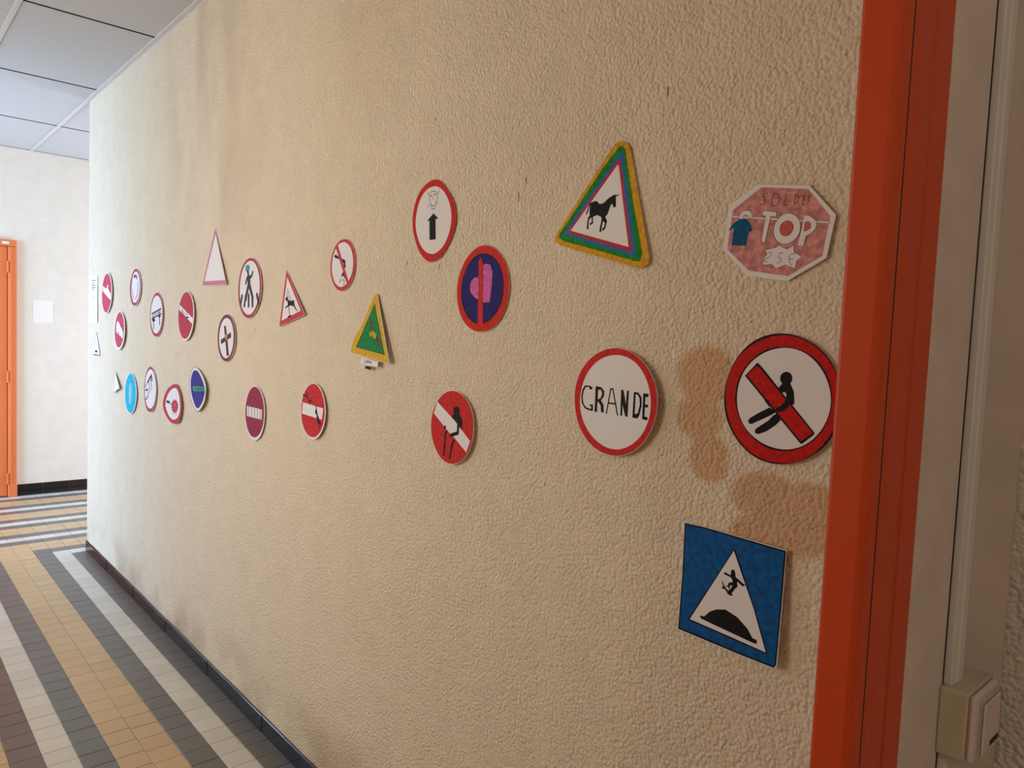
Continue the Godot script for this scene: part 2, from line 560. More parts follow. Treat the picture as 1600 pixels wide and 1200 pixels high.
# ---------------------------------------------------------------- ceiling
func ceiling_tiles() -> void:
	var c := thing("ceiling", "suspended ceiling of white speckled mineral panels in a metal grid", "ceiling", Vector3.ZERO, "structure")
	var zs := [Z_BACK + 0.0, -6.67, -5.43, -4.205, -2.98, -1.755, -0.53, 0.695, 1.92, 2.8]
	for k in range(-9, 5):
		var x1 := -0.012 + 0.6 * k
		var x0 := x1 - 0.6
		for j in zs.size() - 1:
			var z0: float = zs[j]
			var z1: float = zs[j + 1]
			var lo := Vector3(maxf(x0, -3.2), H, z0)
			var hi := Vector3(minf(x1, 2.5), H, z1)
			if z1 > Z_CORNER + 0.5:
				if hi.x > 0.05 or lo.x < -2.99:
					continue
				if z1 < -0.4 and lo.x < -2.6:
					continue
			if hi.x - lo.x < 0.05:
				continue
			var g := 0.004 + 0.001 * ((k * 3 + j * 5 + 40) % 3)
			put("ceiling_panel", box(lo + Vector3(g, 0.002, g), hi + Vector3(-g, 0.018, -g), 0.003, 2.0), M.mineral, c)
	for k in range(-8, 5):
		var x := -0.012 + 0.6 * k
		if k == 0:
			continue
		var zz := 2.8 if x < 0 and x > -2.95 else Z_CORNER
		put("grid_bar", box(Vector3(x - 0.012, H - 0.006, Z_BACK), Vector3(x + 0.012, H + 0.012, zz), 0.001), M.bar_white, c)
	put("grid_bar", box(Vector3(-0.024, H - 0.005, Z_BACK), Vector3(-0.002, H + 0.012, 2.8), 0.001), M.bar_white, c)
	for j in range(1, zs.size() - 1):
		var z: float = zs[j]
		var x0 := -3.2 if z < Z_CORNER else -2.4
		put("grid_cross_bar", box(Vector3(x0, H - 0.001, z - 0.003), Vector3(2.5 if z < Z_CORNER else 0.0, H + 0.012, z + 0.003)), M.gap_dark, c)
	var t := struct("trim_2", "white metal angle where ceiling and stucco wall meet", "trim", box(Vector3(-0.002, H - 0.012, Z_CORNER), Vector3(0.0015, H - 0.004, Z_PART - 0.03), 0.0005), M.bar_white)
	t.set_meta("kind", "structure")

# ---------------------------------------------------------------- skirting
func skirting_tile(len_: float) -> ArrayMesh:
	# section with a rounded top, running along z, its back on x = 0
	var prof := [Vector2(0.0, 0.0), Vector2(-0.0075, 0.0), Vector2(-0.0075, 0.060), Vector2(-0.0071, 0.0640), Vector2(-0.0058, 0.0672), Vector2(-0.0036, 0.0692), Vector2(-0.001, 0.0698), Vector2(0.0, 0.0698)]
	var st := begin()
	for k in range(1, prof.size() - 1):
		var a: Vector2 = prof[k]
		var b: Vector2 = prof[k + 1]
		var na := norm(prof, k)
		var nb := norm(prof, k + 1)
		var v := [Vector3(a.x, a.y, 0), Vector3(a.x, a.y, len_), Vector3(b.x, b.y, len_), Vector3(b.x, b.y, 0)]
		var nn := [na, na, nb, nb]
		for q in [0, 2, 1, 0, 3, 2]:
			st.set_normal(nn[q])
			st.set_uv(Vector2(v[q].z, v[q].y))
			st.add_vertex(v[q])
	for z in [0.0, len_]:
		for k in range(1, prof.size() - 1):
			var p := [Vector3(0, 0, z), Vector3(prof[k].x, prof[k].y, z), Vector3(prof[k + 1].x, prof[k + 1].y, z)]
			var n := Vector3(0, 0, -1 if z == 0.0 else 1)
			for q in ([0, 1, 2] if z > 0.0 else [0, 2, 1]):
				st.set_normal(n)
				st.set_uv(Vector2(p[q].x, p[q].y))
				st.add_vertex(p[q])
	return st.commit()

func norm(prof: Array, k: int) -> Vector3:
	var a: Vector2 = prof[maxi(k - 1, 0)] if k != 2 else prof[1]
	var b: Vector2 = prof[mini(k + 1, prof.size() - 1)]
	if k <= 2:
		return Vector3(-1, 0, 0)
	var t := (b - a).normalized()
	return Vector3(-t.y, t.x, 0)

func skirting() -> void:
	var r := thing("baseboard_right", "black glazed tile skirting along the stucco wall", "skirting", Vector3.ZERO, "structure")
	put("mortar_bed", box(Vector3(-0.0055, 0, Z_CORNER), Vector3(0.0, 0.064, -0.37)), M.grout, r)
	var t := skirting_tile(0.2005)
	var z := -5.7735
	var k := 0
	while z < -0.6:
		var z0 := maxf(z, Z_CORNER)
		var o := put("skirting_tile", t if z0 == z else skirting_tile(z + 0.2005 - z0), M["glazed_%d" % ((k * 5 + k / 3) % 3)], r, Vector3(-0.0008 * ((k * 7) % 3), -0.001 + 0.0007 * ((k * 11) % 4), z0))
		o.rotation.y = 0.0012 * ((k * 5) % 3 - 1)
		z += 0.2026
		k += 1
	# round the corner, along the end face
	for q in 1:
		var o := put("skirting_tile", skirting_tile(0.2), M.glazed_0, r, Vector3(0.215, 0, Z_CORNER))
		o.rotation.y = PI * 1.5
		o.position.x = 0.2 + -0.002
	var b := thing("baseboard_back", "black glazed tile skirting under the far wall", "skirting", Vector3.ZERO, "structure")
	put("mortar_bed", box(Vector3(-0.127, 0, Z_BACK), Vector3(2.5, 0.090, Z_BACK + 0.005)), M.grout, b)
	var x := -0.122
	k = 0
	while x < 2.3:
		var o := put("skirting_tile", t, M["glazed_%d" % ((k * 5 + 1) % 3)], b, Vector3(x, 0, Z_BACK))
		o.rotation.y = PI / 2
		o.scale.y = 1.42
		x += 0.203
		k += 1

# ---------------------------------------------------------------- the orange door at the far end
func far_door() -> void:
	var d := thing("door_1", "orange painted door in the far wall, only its hinge side in view", "door", Vector3(-0.128, 0, Z_BACK), "structure")
	# x runs from the outer edge of the frame at 0 towards -1.04
	put("door_leaf", box(Vector3(-0.985, 0.008, 0.0), Vector3(-0.068, 2.215, 0.022), 0.004), M.orange_door, d)
	var st := begin()
	add_prism(st, PackedVector2Array([Vector2(0, 0), Vector2(0, 0.034), Vector2(-0.034, 0.036), Vector2(-0.040, 0.042), Vector2(-0.050, 0.042), Vector2(-0.054, 0.034), Vector2(-0.064, 0.030), Vector2(-0.064, 0)]), 0.0, 2.215)
	put("frame_post", st.commit(), M.orange_door, d)
	st = begin()
	add_prism(st, PackedVector2Array([Vector2(-0.990, 0), Vector2(-0.990, 0.030), Vector2(-1.0, 0.042), Vector2(-1.02, 0.036), Vector2(-1.055, 0.034), Vector2(-1.055, 0)]), 0.0, 2.215)
	put("frame_post", st.commit(), M.orange_door, d)
	put("frame_head", box(Vector3(-1.055, 2.22, 0), Vector3(0, 2.275, 0.036), 0.004), M.orange_door, d)
	for y in [0.165, 1.075, 2.04]:
		var h := CylinderMesh.new()
		h.top_radius = 0.009
		h.bottom_radius = 0.009
		h.height = 0.1
		h.radial_segments = 12
		var o := put("hinge", h, M.orange_door, d, Vector3(-0.066, y, 0.036))
		put("hinge_leaf", box(Vector3(0, -0.048, -0.014), Vector3(0.022, 0.048, -0.006), 0.001), M.orange_door, o)
	put("plinth_block", box(Vector3(-0.060, 0, 0.0), Vector3(0.004, 0.11, 0.048), 0.004), M.orange_door, d)
	put("white_sticker", box(Vector3(-0.11, 2.238, 0.036), Vector3(-0.055, 2.258, 0.0375)), M.P, d)
	put("handle_plate", box(Vector3(-0.955, 0.95, 0.022), Vector3(-0.915, 1.17, 0.028), 0.002), M.chrome, d)
	put("handle", box(Vector3(-0.945, 1.05, 0.06), Vector3(-0.83, 1.066, 0.075), 0.004), M.chrome, d)
	put("handle_neck", box(Vector3(-0.944, 1.051, 0.028), Vector3(-0.93, 1.065, 0.062), 0.003), M.chrome, d)

# ---------------------------------------------------------------- the door frame in the foreground
func near_frame() -> void:
	var d := thing("door_2", "orange painted timber door frame in the right foreground", "door frame", Vector3(0, 0, Z_PART), "structure")
	var top := 2.25
	# section of the post: jamb with a rounded far edge, moulded face board, groove, second board
	var post := PackedVector2Array()
	for p in [[-0.250, 0.004], [-0.250, -0.026], [-0.386, -0.026], [-0.386, -0.031], [-0.3925, -0.031], [-0.3930, -0.0285], [-0.3968, -0.0282], [-0.3985, -0.0272], [-0.399, -0.0252], [-0.399, 0.006], [-0.3965, 0.0115], [-0.392, 0.0145], [-0.383, 0.0155], [-0.3755, 0.0155], [-0.3745, 0.0125], [-0.3725, 0.0125], [-0.3715, 0.0150], [-0.360, 0.0150], [-0.352, 0.0165], [-0.340, 0.0145], [-0.318, 0.0140], [-0.311, 0.0140], [-0.309, 0.0105], [-0.306, 0.0105], [-0.304, 0.0145], [-0.258, 0.0145], [-0.254, 0.012]]:
		post.append(Vector2(p[0], p[1]))
	post.reverse()
	put("frame_post", prism(post, 0.0, top), M.orange_paint, d)
	put("open_joint", box(Vector3(-0.3757, 1.15, 0.0100), Vector3(-0.3712, 2.0, 0.0151)), M.crack, d)
	var other := PackedVector2Array()
	for p in post:
		other.append(Vector2(-2.4 - p.x, p.y))
	other.reverse()
	put("frame_post", prism(other, 0.0, top), M.orange_paint, d)
	put("frame_head", box(Vector3(-2.15, top, -0.030), Vector3(-0.25, top + 0.14, 0.0145), 0.004), M.orange_paint, d)
	# the white partition that holds the frame
	var st := begin()
	add_box(st, Vector3(-0.2495, 0, Z_PART - 0.025), Vector3(0.02, top + 0.14, Z_PART))
	add_box(st, Vector3(-3.0, 0, Z_PART - 0.025), Vector3(-2.1505, top + 0.14, Z_PART))
	add_box(st, Vector3(-3.0, top + 0.1405, Z_PART - 0.025), Vector3(0.02, H, Z_PART))
	struct("wall_near", "white painted partition beside the orange door frame", "wall", st.commit(), M.plaster)

func switch_and_trunking() -> void:
	var t := thing("cable_trunking", "white plastic cable trunking running down the white partition into the light switch", "cable trunking", Vector3(0, 0, Z_PART))
	var body := PackedVector2Array()
	for p in [[-0.028, 0.0], [-0.028, 0.011], [-0.031, 0.0135], [-0.050, 0.0135], [-0.0525, 0.0115], [-0.066, 0.0105], [-0.0675, 0.009], [-0.0675, 0.0]]:
		body.append(Vector2(p[0], p[1]))
	put("trunking_body", prism(body, 1.1505, H - 0.006), M.plastic_white, t)
	put("trunking_body", prism(body, 0.0, 1.0545), M.plastic_white, t)
	for y in [[0.0, 1.0545], [1.1505, H - 0.006]]:
		put("shadow_gap", box(Vector3(-0.0705, y[0], 0.0), Vector3(-0.0685, y[1], 0.0012)), M.gap_dark, t)
	var s := thing("light_switch", "surface mounted ivory light switch with a dark red indicator, at the bottom right", "light switch", Vector3(-0.030, 1.1025, Z_PART))
	put("back_box", box(Vector3(-0.050, -0.0475, 0.0), Vector3(0.0495, 0.0475, 0.036), 0.0025), M.plastic_ivory, s)
	put("cover_plate", box(Vector3(-0.0492, -0.0472, 0.0362), Vector3(0.0493, 0.0472, 0.0455), 0.0042), M.plastic_pink, s)
	put("rocker_rim", box(Vector3(-0.029, -0.044, 0.0456), Vector3(0.046, 0.036, 0.0475), 0.0015), M.plastic_ivory, s)
	put("rocker", box(Vector3(-0.026, -0.041, 0.0476), Vector3(0.043, 0.032, 0.0515), 0.002), M.plastic_pink, s)
	put("indicator_window", box(Vector3(0.004, -0.034, 0.0516), Vector3(0.038, -0.026, 0.0524), 0.0006), M.indicator, s)

# ---------------------------------------------------------------- the drawings
func drawing(called: String, category: String, label: String, at: Vector3, lift_side: float, lift_foot: float, group := "hand drawn road signs on the corridor wall") -> void:
	# local x runs right along the wall, y up, z into the corridor; numbers on the sheet are millimetres
	board = thing(called, label, category, at, "", group)
	var a := deg_to_rad(lift_side)
	var b := deg_to_rad(lift_foot)
	var u := Vector3(-sin(a), 0, cos(a))
	var n1 := Vector3(-cos(a), 0, -sin(a))
	var v := Vector3.UP * cos(b) - n1 * sin(b)
	var n := Vector3.UP * sin(b) + n1 * cos(b)
	board.basis = Basis(u, v, n)

func pts(a: Array) -> PackedVector2Array:
	var p := PackedVector2Array()
	for k in range(0, a.size(), 2):
		p.append(Vector2(a[k], a[k + 1]))
	return p

func oval(cx: float, cy: float, rx: float, ry: float, n := 56) -> PackedVector2Array:
	var p := PackedVector2Array()
	var w := fposmod(cx * 3.7 + ry, 6.0)
	for k in n:
		var t := TAU * k / n
		var wob := 1.0 + 0.006 * sin(3.0 * t + w) + 0.004 * sin(5.0 * t + 2.0 * w)
		p.append(Vector2(cx + rx * wob * cos(t), cy + ry * wob * sin(t)))
	return p

func faces(st: SurfaceTool, p: PackedVector2Array, z: float) -> void:
	var t := Geometry2D.triangulate_polygon(p)
	if t.is_empty():
		print("not triangulated: ", board.name, " ", p.size())
	for k in range(0, t.size(), 3):
		flat(st, p[t[k]], p[t[k + 1]], p[t[k + 2]], z)

func flat(st: SurfaceTool, a: Vector2, b: Vector2, c: Vector2, z: float) -> void:
	var order := [a, c, b] if (b - a).cross(c - a) > 0 else [a, b, c]
	for q in order:
		st.set_normal(Vector3.BACK)
		st.set_uv(Vector2(q.x, q.y) * 0.006)
		st.set_uv2(Vector2.ZERO)
		st.add_vertex(Vector3(q.x, q.y, 0) * 0.001 + Vector3(0, 0, z))

func sheet(m: String, p: PackedVector2Array) -> void:
	var st := begin()
	faces(st, p, 0.0)
	var back := begin()
	var n := p.size()
	if Geometry2D.is_polygon_clockwise(p):
		p.reverse()
	for k in n:
		var a := Vector3(p[k].x, p[k].y, 0) * 0.001
		var b := Vector3(p[(k + 1) % n].x, p[(k + 1) % n].y, 0) * 0.001
		var d := Vector3(0, 0, -0.0004)
		quad(st, a + d, b + d, b, a)
	put("paper_sheet", st.commit(), M[m], board)

func level(k: int) -> float:
	return 0.00012 * k

func fill(called: String, m: String, p: PackedVector2Array, k: int) -> void:
	var st := begin()
	faces(st, p, level(k))
	put(called, st.commit(), M[m], board)

func ring(called: String, m: String, o: Array, i: Array, k: int) -> void:
	var a := oval(o[0], o[1], o[2], o[3])
	var b := oval(i[0], i[1], i[2], i[3])
	strip(called, m, a, b, k)

func strip(called: String, m: String, a: PackedVector2Array, b: PackedVector2Array, k: int) -> void:
	var st := begin()
	var n := a.size()
	for q in n:
		var w := (q + 1) % n
		flat(st, a[q], a[w], b[w], level(k))
		flat(st, a[q], b[w], b[q], level(k))
	put(called, st.commit(), M[m], board)

func band(called: String, m: String, outer: PackedVector2Array, inner: PackedVector2Array, k: int) -> void:
	# the region between two outlines, sampled by direction from the middle of the inner one
	var mid := Vector2.ZERO
	for p in inner:
		mid += p / inner.size()
	var dirs := []
	for p in outer:
		dirs.append((p - mid).angle())
	for p in inner:
		dirs.append((p - mid).angle())
	dirs.sort()
	var a := PackedVector2Array()
	var b := PackedVector2Array()
	for d in dirs:
		var u := Vector2.from_angle(d)
		a.append(mid + u * reach(outer, mid, u))
		b.append(mid + u * reach(inner, mid, u))
	strip(called, m, a, b, k)

func reach(p: PackedVector2Array, mid: Vector2, u: Vector2) -> float:
	var best := 0.0
	for k in p.size():
		var a := p[k] - mid
		var e := p[(k + 1) % p.size()] - p[k]
		var den := u.cross(e)
		if absf(den) < 1e-9:
			continue
		var t := a.cross(e) / den
		var s := a.cross(u) / den
		if t > 0 and s > -1e-4 and s < 1.0001:
			best = maxf(best, t)
	return best

func stroke(called: String, m: String, lines: Array, width: float, k: int) -> void:
	var joined := begin()
	var together: bool = called.contains("lettering") or called.contains("outline") or called.contains("text") or called.contains("drop")
	for l in lines:
		var p: PackedVector2Array = l
		var st := joined if together else begin()
		var r := width / 2
		for q in p.size() - 1:
			var d := (p[q + 1] - p[q]).normalized().orthogonal() * r
			flat(st, p[q] + d, p[q + 1] + d, p[q + 1] - d, level(k))
			flat(st, p[q] + d, p[q + 1] - d, p[q] - d, level(k))
		for v in p:
			for q in 10:
				flat(st, v, v + Vector2.from_angle(TAU * q / 10) * r, v + Vector2.from_angle(TAU * (q + 1) / 10) * r, level(k))
		if not together:
			put(called, st.commit(), M[m], board)
	if together:
		put(called, joined.commit(), M[m], board)

func drawings() -> void:
	drawing("notice_sheet", "notice", "white printed notice sheet at the far end corner of the corridor wall", Vector3(-0.0030, 1.7481, -5.5797), 0.6, 0.3, "")
	sheet("P", pts([-130.3,160.7,113.1,152,126.2,-157.6,-112.2,-161.2]))
	stroke("text_line", "GREY", [pts([-51.5,123.2,60.4,121.2]), pts([-34.7,104.8,12.1,104.2]), pts([-49.6,90.2,56.1,88.9]), pts([-55,73.8,60,73.3]), pts([-32.2,60.5,8.4,60.3])], 6.0, 1)
	stroke("faint_text_line", "PALE", [pts([-53.3,15.7,66.4,15.4]), pts([-53,9.2,66.7,9.1]), pts([-52.6,2.8,67.1,2.7]), pts([-52.3,-3.7,67.5,-3.6]), pts([-49.2,-57.2,70.4,-56.2]), pts([-48.4,-71.6,71.2,-70.3]), pts([-47.8,-83.1,71.9,-81.6]), pts([-47.1,-95.7,72.6,-93.9])], 4.0, 1)
	drawing("no_entry_drawing", "paper sign", "small round red sign with a white pointing hand bar, next to the printed notice", Vector3(-0.0060, 1.7801, -5.2140), 1.6, 1.0)
	sheet("P", oval(-3.1, 0.7, 154.3, 130.1))
	fill("red_disc", "ROSE", oval(-2.2, 0.0, 135.2, 123.3), 1)
	fill("white_hand", "W", pts([-111.3,50.4,-16.6,31.7,3.4,31.2,12.5,52.1,30.5,51.6,38.5,23.3,117.1,-6.2,117.2,-41.8,72.9,-39.3,-11,-13.9,-116.5,16.6]), 2)
	stroke("pencil_edge", "INK", [pts([-106.5,49.2,-7.1,28.4]), pts([112,-0.1,132.2,-22.3]), pts([17.1,-21.5,72.9,-39.3])], 3.0, 3)
	drawing("no_entry_drawing", "paper sign", "small oval red sign with a wide white border and a white cloud shape", Vector3(-0.0070, 1.5519, -4.9037), 2.0, 1.6)
	sheet("P", oval(-4.4, -1.5, 151.0, 117.2))
	fill("red_disc", "ROSE", oval(-0.4, 1.9, 123.5, 106.1), 1)
	fill("white_cloud", "W", pts([-72.6,50.7,-62,54.1,-48.2,54,-32.7,51.1,-16.2,45.4,2,37,22.1,27.3,47.6,16.7,74.9,4.9,94.2,-7.1,100.6,-20.4,99.3,-34,95.1,-43.8,89.2,-47.4,80.4,-47.2,70.2,-45.2,58.3,-41.3,45,-35.6,32.4,-31.4,21,-30.7,10.4,-31.5,0.9,-30.9,-7.2,-26.6,-14.3,-20.8,-20.7,-17.2,-25.5,-18.3,-29.7,-21.7,-36.8,-22.7,-50.4,-19.8,-67.1,-14.5,-79.5,-8,-84.5,-0.5,-85.2,8.4,-84.1,18,-82.6,29.6,-79.2,42]), 2)
	stroke("dot", "INK", [pts([-27.2,-12.2,-3.8,-16.8]), pts([16.1,29.8,35.2,28.8])], 6.0, 3)
	drawing("roundabout_drawing", "paper sign", "round red ringed sign with dark red curved arrows, highest sign at the far end", Vector3(-0.0040, 1.8023, -4.5894), 1.0, 1.0)
	sheet("P", oval(4.1, -0.5, 124.2, 107.6))
	ring("red_ring", "BRICK", [3.4, -0.5, 117.0, 104.3], [7.4, 0.5, 93.1, 89.0], 1)
	fill("arrow_head", "MAROON", pts([-40.1,48.5,-35.4,68.4,-1.3,72.6,33.7,65.9,42,40.4,14.4,55.8,-13.3,56.7]), 2)
	stroke("arrow_arc", "MAROON", [pts([-67.7,43.9,-71,31.7,-75.1,14.5,-75.3,-1.9,-68.5,-15.3,-57.8,-27.8,-47.8,-39.2,-39.2,-50.2,-31.3,-60.1,-25.8,-67]), pts([57.4,23.8,60.1,13.7,63.6,-0.7,64.3,-14.1,60.5,-25.1,53.8,-35.2,46,-44.4,36.3,-52.9,25.4,-60.5,17.7,-65.7])], 8.0, 2)
	drawing("beam_drawing", "paper sign", "round red ringed sign with two black posts under a slanting beam", Vector3(-0.0040, 1.6480, -4.1826), 1.0, 0.6)
	sheet("P", oval(-1.3, -0.0, 124.3, 117.3))
	ring("red_ring", "BRICK", [-1.2, -0.0, 121.8, 115.9], [-1.4, 1.8, 106.7, 100.8], 1)
	fill("lilac_beam", "LILAC", pts([-80.6,1.6,80.7,28.2,89,5.8,-74.7,-17.8]), 2)
	stroke("beam_line", "INK", [pts([-87.8,4.8,80.3,32.9])], 8.0, 3)
	stroke("beam_line", "INK", [pts([-81.3,-21,90.6,5.8])], 6.0, 3)
	stroke("post", "INK", [pts([-44.5,-71.6,-51.8,-23.7]), pts([65,-48.7,54.9,-6.2])], 12.0, 3)
	fill("arrow_head", "INK", pts([-83.3,-17.9,-62.1,-14.1,-61.2,-3.1,-53.5,-3.1,-49.2,-14,-18.5,-25.8,-30.4,-35.6,-68.8,-37.2]), 4)
	fill("arrow_head", "INK", pts([30.8,-13.4,46.1,0.9,43,18.7,53.7,18.7,58.2,3.3,83.6,-7.2,61.2,-13.2]), 4)
	drawing("no_entry_drawing", "paper sign", "red oval sign with a slanting bar and tiny black figures, beside the cross sign", Vector3(-0.0070, 1.6441, -3.7025), 2.0, 1.5)
	sheet("P", oval(-6.2, 0.3, 130.6, 118.8))
	fill("red_disc", "RED2", oval(-11.1, 3.6, 120.2, 113.0), 1)
	fill("white_bar", "W", pts([-113.4,55.5,107.7,-9.9,97.3,-35.6,-117.5,31]), 2)
	stroke("figure", "INK", [pts([-76.3,35.4,-70.3,-6.7]), pts([-60.7,30.9,-38.9,8.9]), pts([-11.2,22.1,-15.8,2.4]), pts([15.5,13.4,18.7,-34.4]), pts([-3.5,-6.3,39.9,-6])], 6.0, 3)
	drawing("pink_triangle_drawing", "paper sign", "blank white triangle with a pink border, the highest sign left of centre", Vector3(-0.0060, 1.8554, -3.3348), 1.6, 1.2)
	sheet("P", pts([-20.4,181.9,-175.4,-70.9,154.7,-74.7]))
	band("pink_border", "PINK", pts([-20,178.2,-168.1,-69.6,149.4,-73.2]), pts([-11.5,152.8,-137.9,-50.6,134.4,-54.2]), 1)
	drawing("pedestrian_drawing", "paper sign", "red ringed sign of a striding black figure with a blue head over crossing bars", Vector3(-0.0040, 1.7633, -2.9493), 0.8, 0.8)
	sheet("P", oval(-5.0, -0.5, 125.4, 122.4))
	ring("red_ring", "BRICK", [-4.8, -0.5, 122.1, 121.2], [-4.9, 0.6, 104.6, 109.2], 1)
	fill("blue_head", "SKY", oval(-31.2, 80.2, 23.8, 14.2), 2)
	fill("black_figure", "CHAR", pts([-38.5,70.6,-18.8,71.9,-9,48.5,10.3,52,22.8,69,32.7,65.7,23.7,46.5,1,33.5,4.9,14.6,41.7,-36.2,42.8,-72.7,25.6,-72.7,22.7,-40.1,-8.9,-1.9,-25.8,-35.2,-28.7,-52.1,-48.8,-51.9,-44.4,-26.5,-23.7,15.3,-27.4,32.3,-39,13.6,-52.6,16.1,-45.2,32.9,-28.1,53.4]), 3)
	stroke("crossing_bar", "CHAR", [pts([-79.9,-32.3,-95.1,-66.5]), pts([-40.4,-32.9,-52.6,-72.3]), pts([-9.8,-29.1,-6,-72.5]), pts([28.8,-36,34.2,-72.7]), pts([76,-28.5,94.6,-61.5])], 17.0, 2)
	drawing("cross_drawing", "paper sign", "brown ringed sign with a brown shaded cross, below the pedestrian drawing", Vector3(-0.0040, 1.5540, -3.1898), 0.8, 0.6)
	sheet("P", oval(-3.0, -0.0, 110.4, 103.0))
	ring("brown_ring", "BROWN", [-2.9, -0.0, 107.0, 101.4], [-4.1, -0.6, 86.0, 86.7], 1)
	fill("cross_upright", "BARK", pts([-34.9,50.4,-12.6,52.8,7.8,5,34,-74.1,7.8,-77.3,-15.9,-3.7]), 2)
	fill("cross_arm", "BARK", pts([-69.8,-11.3,47.8,25.9,53.9,4.3,-61.4,-29.4]), 3)
	fill("orange_centre", "ORANGE", pts([-19.5,12.4,2.4,17.7,12.2,5.1,2.5,-11.2,-15.8,-5.7]), 4)
	drawing("deer_drawing", "paper sign", "tilted red edged triangle with a black leaping deer on a pole", Vector3(-0.0060, 1.7073, -2.5629), 1.6, 1.2)
	sheet("P", pts([-55.1,115.4,118.6,-45.5,117.1,-52.1,-90.4,-95.9,-100.6,-93.7]))
	band("red_border", "CORAL", pts([-53.9,113.4,115.5,-45.5,114,-51.8,-90.5,-94.5,-97.7,-92.6]), pts([-44.5,87.4,85.5,-35.1,84.7,-36.3,-77.9,-73.6,-79.5,-72.4]), 1)
	fill("black_deer", "INK", pts([-38.9,17.1,-29.7,12.1,-30.8,4.3,0,-0.4,23,3.2,28.9,-8,32.7,-17.7,57.2,-37,51.4,-38.2,25.6,-21.2,-0.6,-16.5,-28.6,-21.7,-47.1,-28.3,-51,-23.1,-28.7,-15.4,-32.1,-2,-45.3,0.5,-53.2,6.5,-46.6,12.3]), 2)
	stroke("antler", "INK", [pts([-40.5,14.2,-37.6,31.9,-35.2,45.5]), pts([-24.3,6.1,-18.6,19.8,-23.6,35.5]), pts([-4.9,2,-13.5,15.8])], 3.0, 2)
	stroke("pole", "INK", [pts([-18.7,-20.3,-7.4,-54.6])], 5.0, 2)
	fill("pole_foot", "INK", pts([-26.5,-63.5,-23.5,-56.2,5.5,-51.6,11.4,-54.9]), 2)
	drawing("no_diving_drawing", "paper sign", "red ringed and slashed sign with a dark blue diver entering a splash", Vector3(-0.0030, 1.8210, -2.1915), 0.5, 0.7)
	sheet("P", oval(-2.1, -0.1, 85.6, 85.2))
	ring("red_ring", "CORAL", [-2.0, -0.1, 84.6, 84.5], [-4.7, 1.3, 72.0, 73.1], 1)
	fill("blue_legs", "NAVY", pts([-62.9,31.7,-50.4,38.1,-47.5,34.4,-16.2,23.9,15.1,14.9,19.5,-9.9,6.3,-9.3,7,4.5,-15.6,16.1,-41.1,24,-49.9,23.1]), 2)
	fill("red_slash", "CORAL", pts([-57.1,65.8,-41.1,69.1,45.8,-59.9,32,-62.9]), 3)
	fill("black_arms", "INK", pts([4.7,-20.5,14.5,-22.6,17.3,-47.8,8.9,-37.2,1.5,-34.3,-5.5,-42.2,-6.9,-33.1]), 2)
	stroke("splash_drop", "INK", [pts([-20.7,-56.3,-14.5,-52.1]), pts([-12.3,-46.9,-4.8,-50.6]), pts([4.7,-47.1,16.1,-55.6]), pts([11.5,-61.2,14.7,-65.1]), pts([12.3,-70.2,16.7,-72.1])], 3.0, 2)
	drawing("giraffe_drawing", "paper sign", "green triangle with a thick yellow border and a lettered tab hanging under it", Vector3(-0.0090, 1.6132, -1.9993), 2.2, 2.4)
	sheet("P", pts([14.2,108.7,21.8,111.5,32.8,108.6,40.4,93.4,129.4,-92.4,125.7,-97,117.2,-99.5,47.6,-92.1,-112.8,-77.7,-119.5,-73.9,-119.9,-64.3,-103.4,-25.3,-84.5,-9.4,-60.2,12.4,-7.4,84.8]))
	fill("yellow_border", "YEL", pts([16.3,107.5,22,110.2,30.6,107.7,37.7,93.5,126,-92.6,123.8,-96,117.1,-98.2,47.4,-90.5,-110.5,-76.2,-116.1,-72.6,-116.8,-64.2,-100.3,-26,-81.4,-10,-57.1,11.7,-5,84.3]), 1)
	band("dark_outline", "BARK", pts([19,81.1,101.4,-73.9,-82.7,-57.4]), pts([19.4,78.1,96.5,-71,-75.8,-56.2]), 2)
	fill("green_field", "GREEN", pts([19.3,78.6,97.4,-71.4,-76.8,-56.5]), 2)
	fill("brown_neck", "BARK2", pts([-8.2,22.3,18,27.7,21,22.7,12.6,15.7,17.5,-2.7,7.3,-4,1.8,15.5]), 3)
	fill("yellow_body", "YEL", pts([-1.9,-12.7,14.3,-3.2,44.1,-13.5,39.6,-27.8,4.8,-19.5]), 3)
	fill("brown_hindquarter", "BARK2", pts([41.6,-15.4,58.9,-24.1,68,-46.9,74.5,-61.3,49.1,-36.2,38.1,-29.7]), 4)
	stroke("face_line", "INK", [pts([10.9,-12.5,18.5,-10]), pts([11.7,-18.4,28.6,-21.9]), pts([27.7,-15.1,32.5,-16.1])], 2.5, 4)
	stroke("horn", "BARK2", [pts([8.7,27.1,24.4,35.3])], 2.0, 4)
	fill("lettered_tab", "W", pts([-40.7,-87.1,64.2,-95.8,63.4,-113.3,-48.6,-107.5]), 0)
	fill("black_tab", "INK", pts([-10.9,-112.5,22.7,-114.5,19.3,-123.9,-15.4,-121.4]), 0)
	stroke("lettering", "INK", [pts([-20.8,-93.2,-21,-102.5,-12.2,-103.2]), pts([-6.2,-94.8,-11.7,-99.7,-5.4,-103.6,0.7,-99.1,-6.2,-94.8]), pts([5.9,-95.3,1.8,-100.6,8,-104,13.1,-99.6,5.9,-95.3]), pts([15.7,-104.7,16.6,-97.5,19.5,-101.1,22.3,-97.9,24.2,-104.7])], 2.0, 1)
	drawing("skull_drawing", "paper sign", "red ringed round sign with a black upward arrow under a pencilled skull", Vector3(-0.0030, 1.9208, -1.6868), 0.4, 0.6)
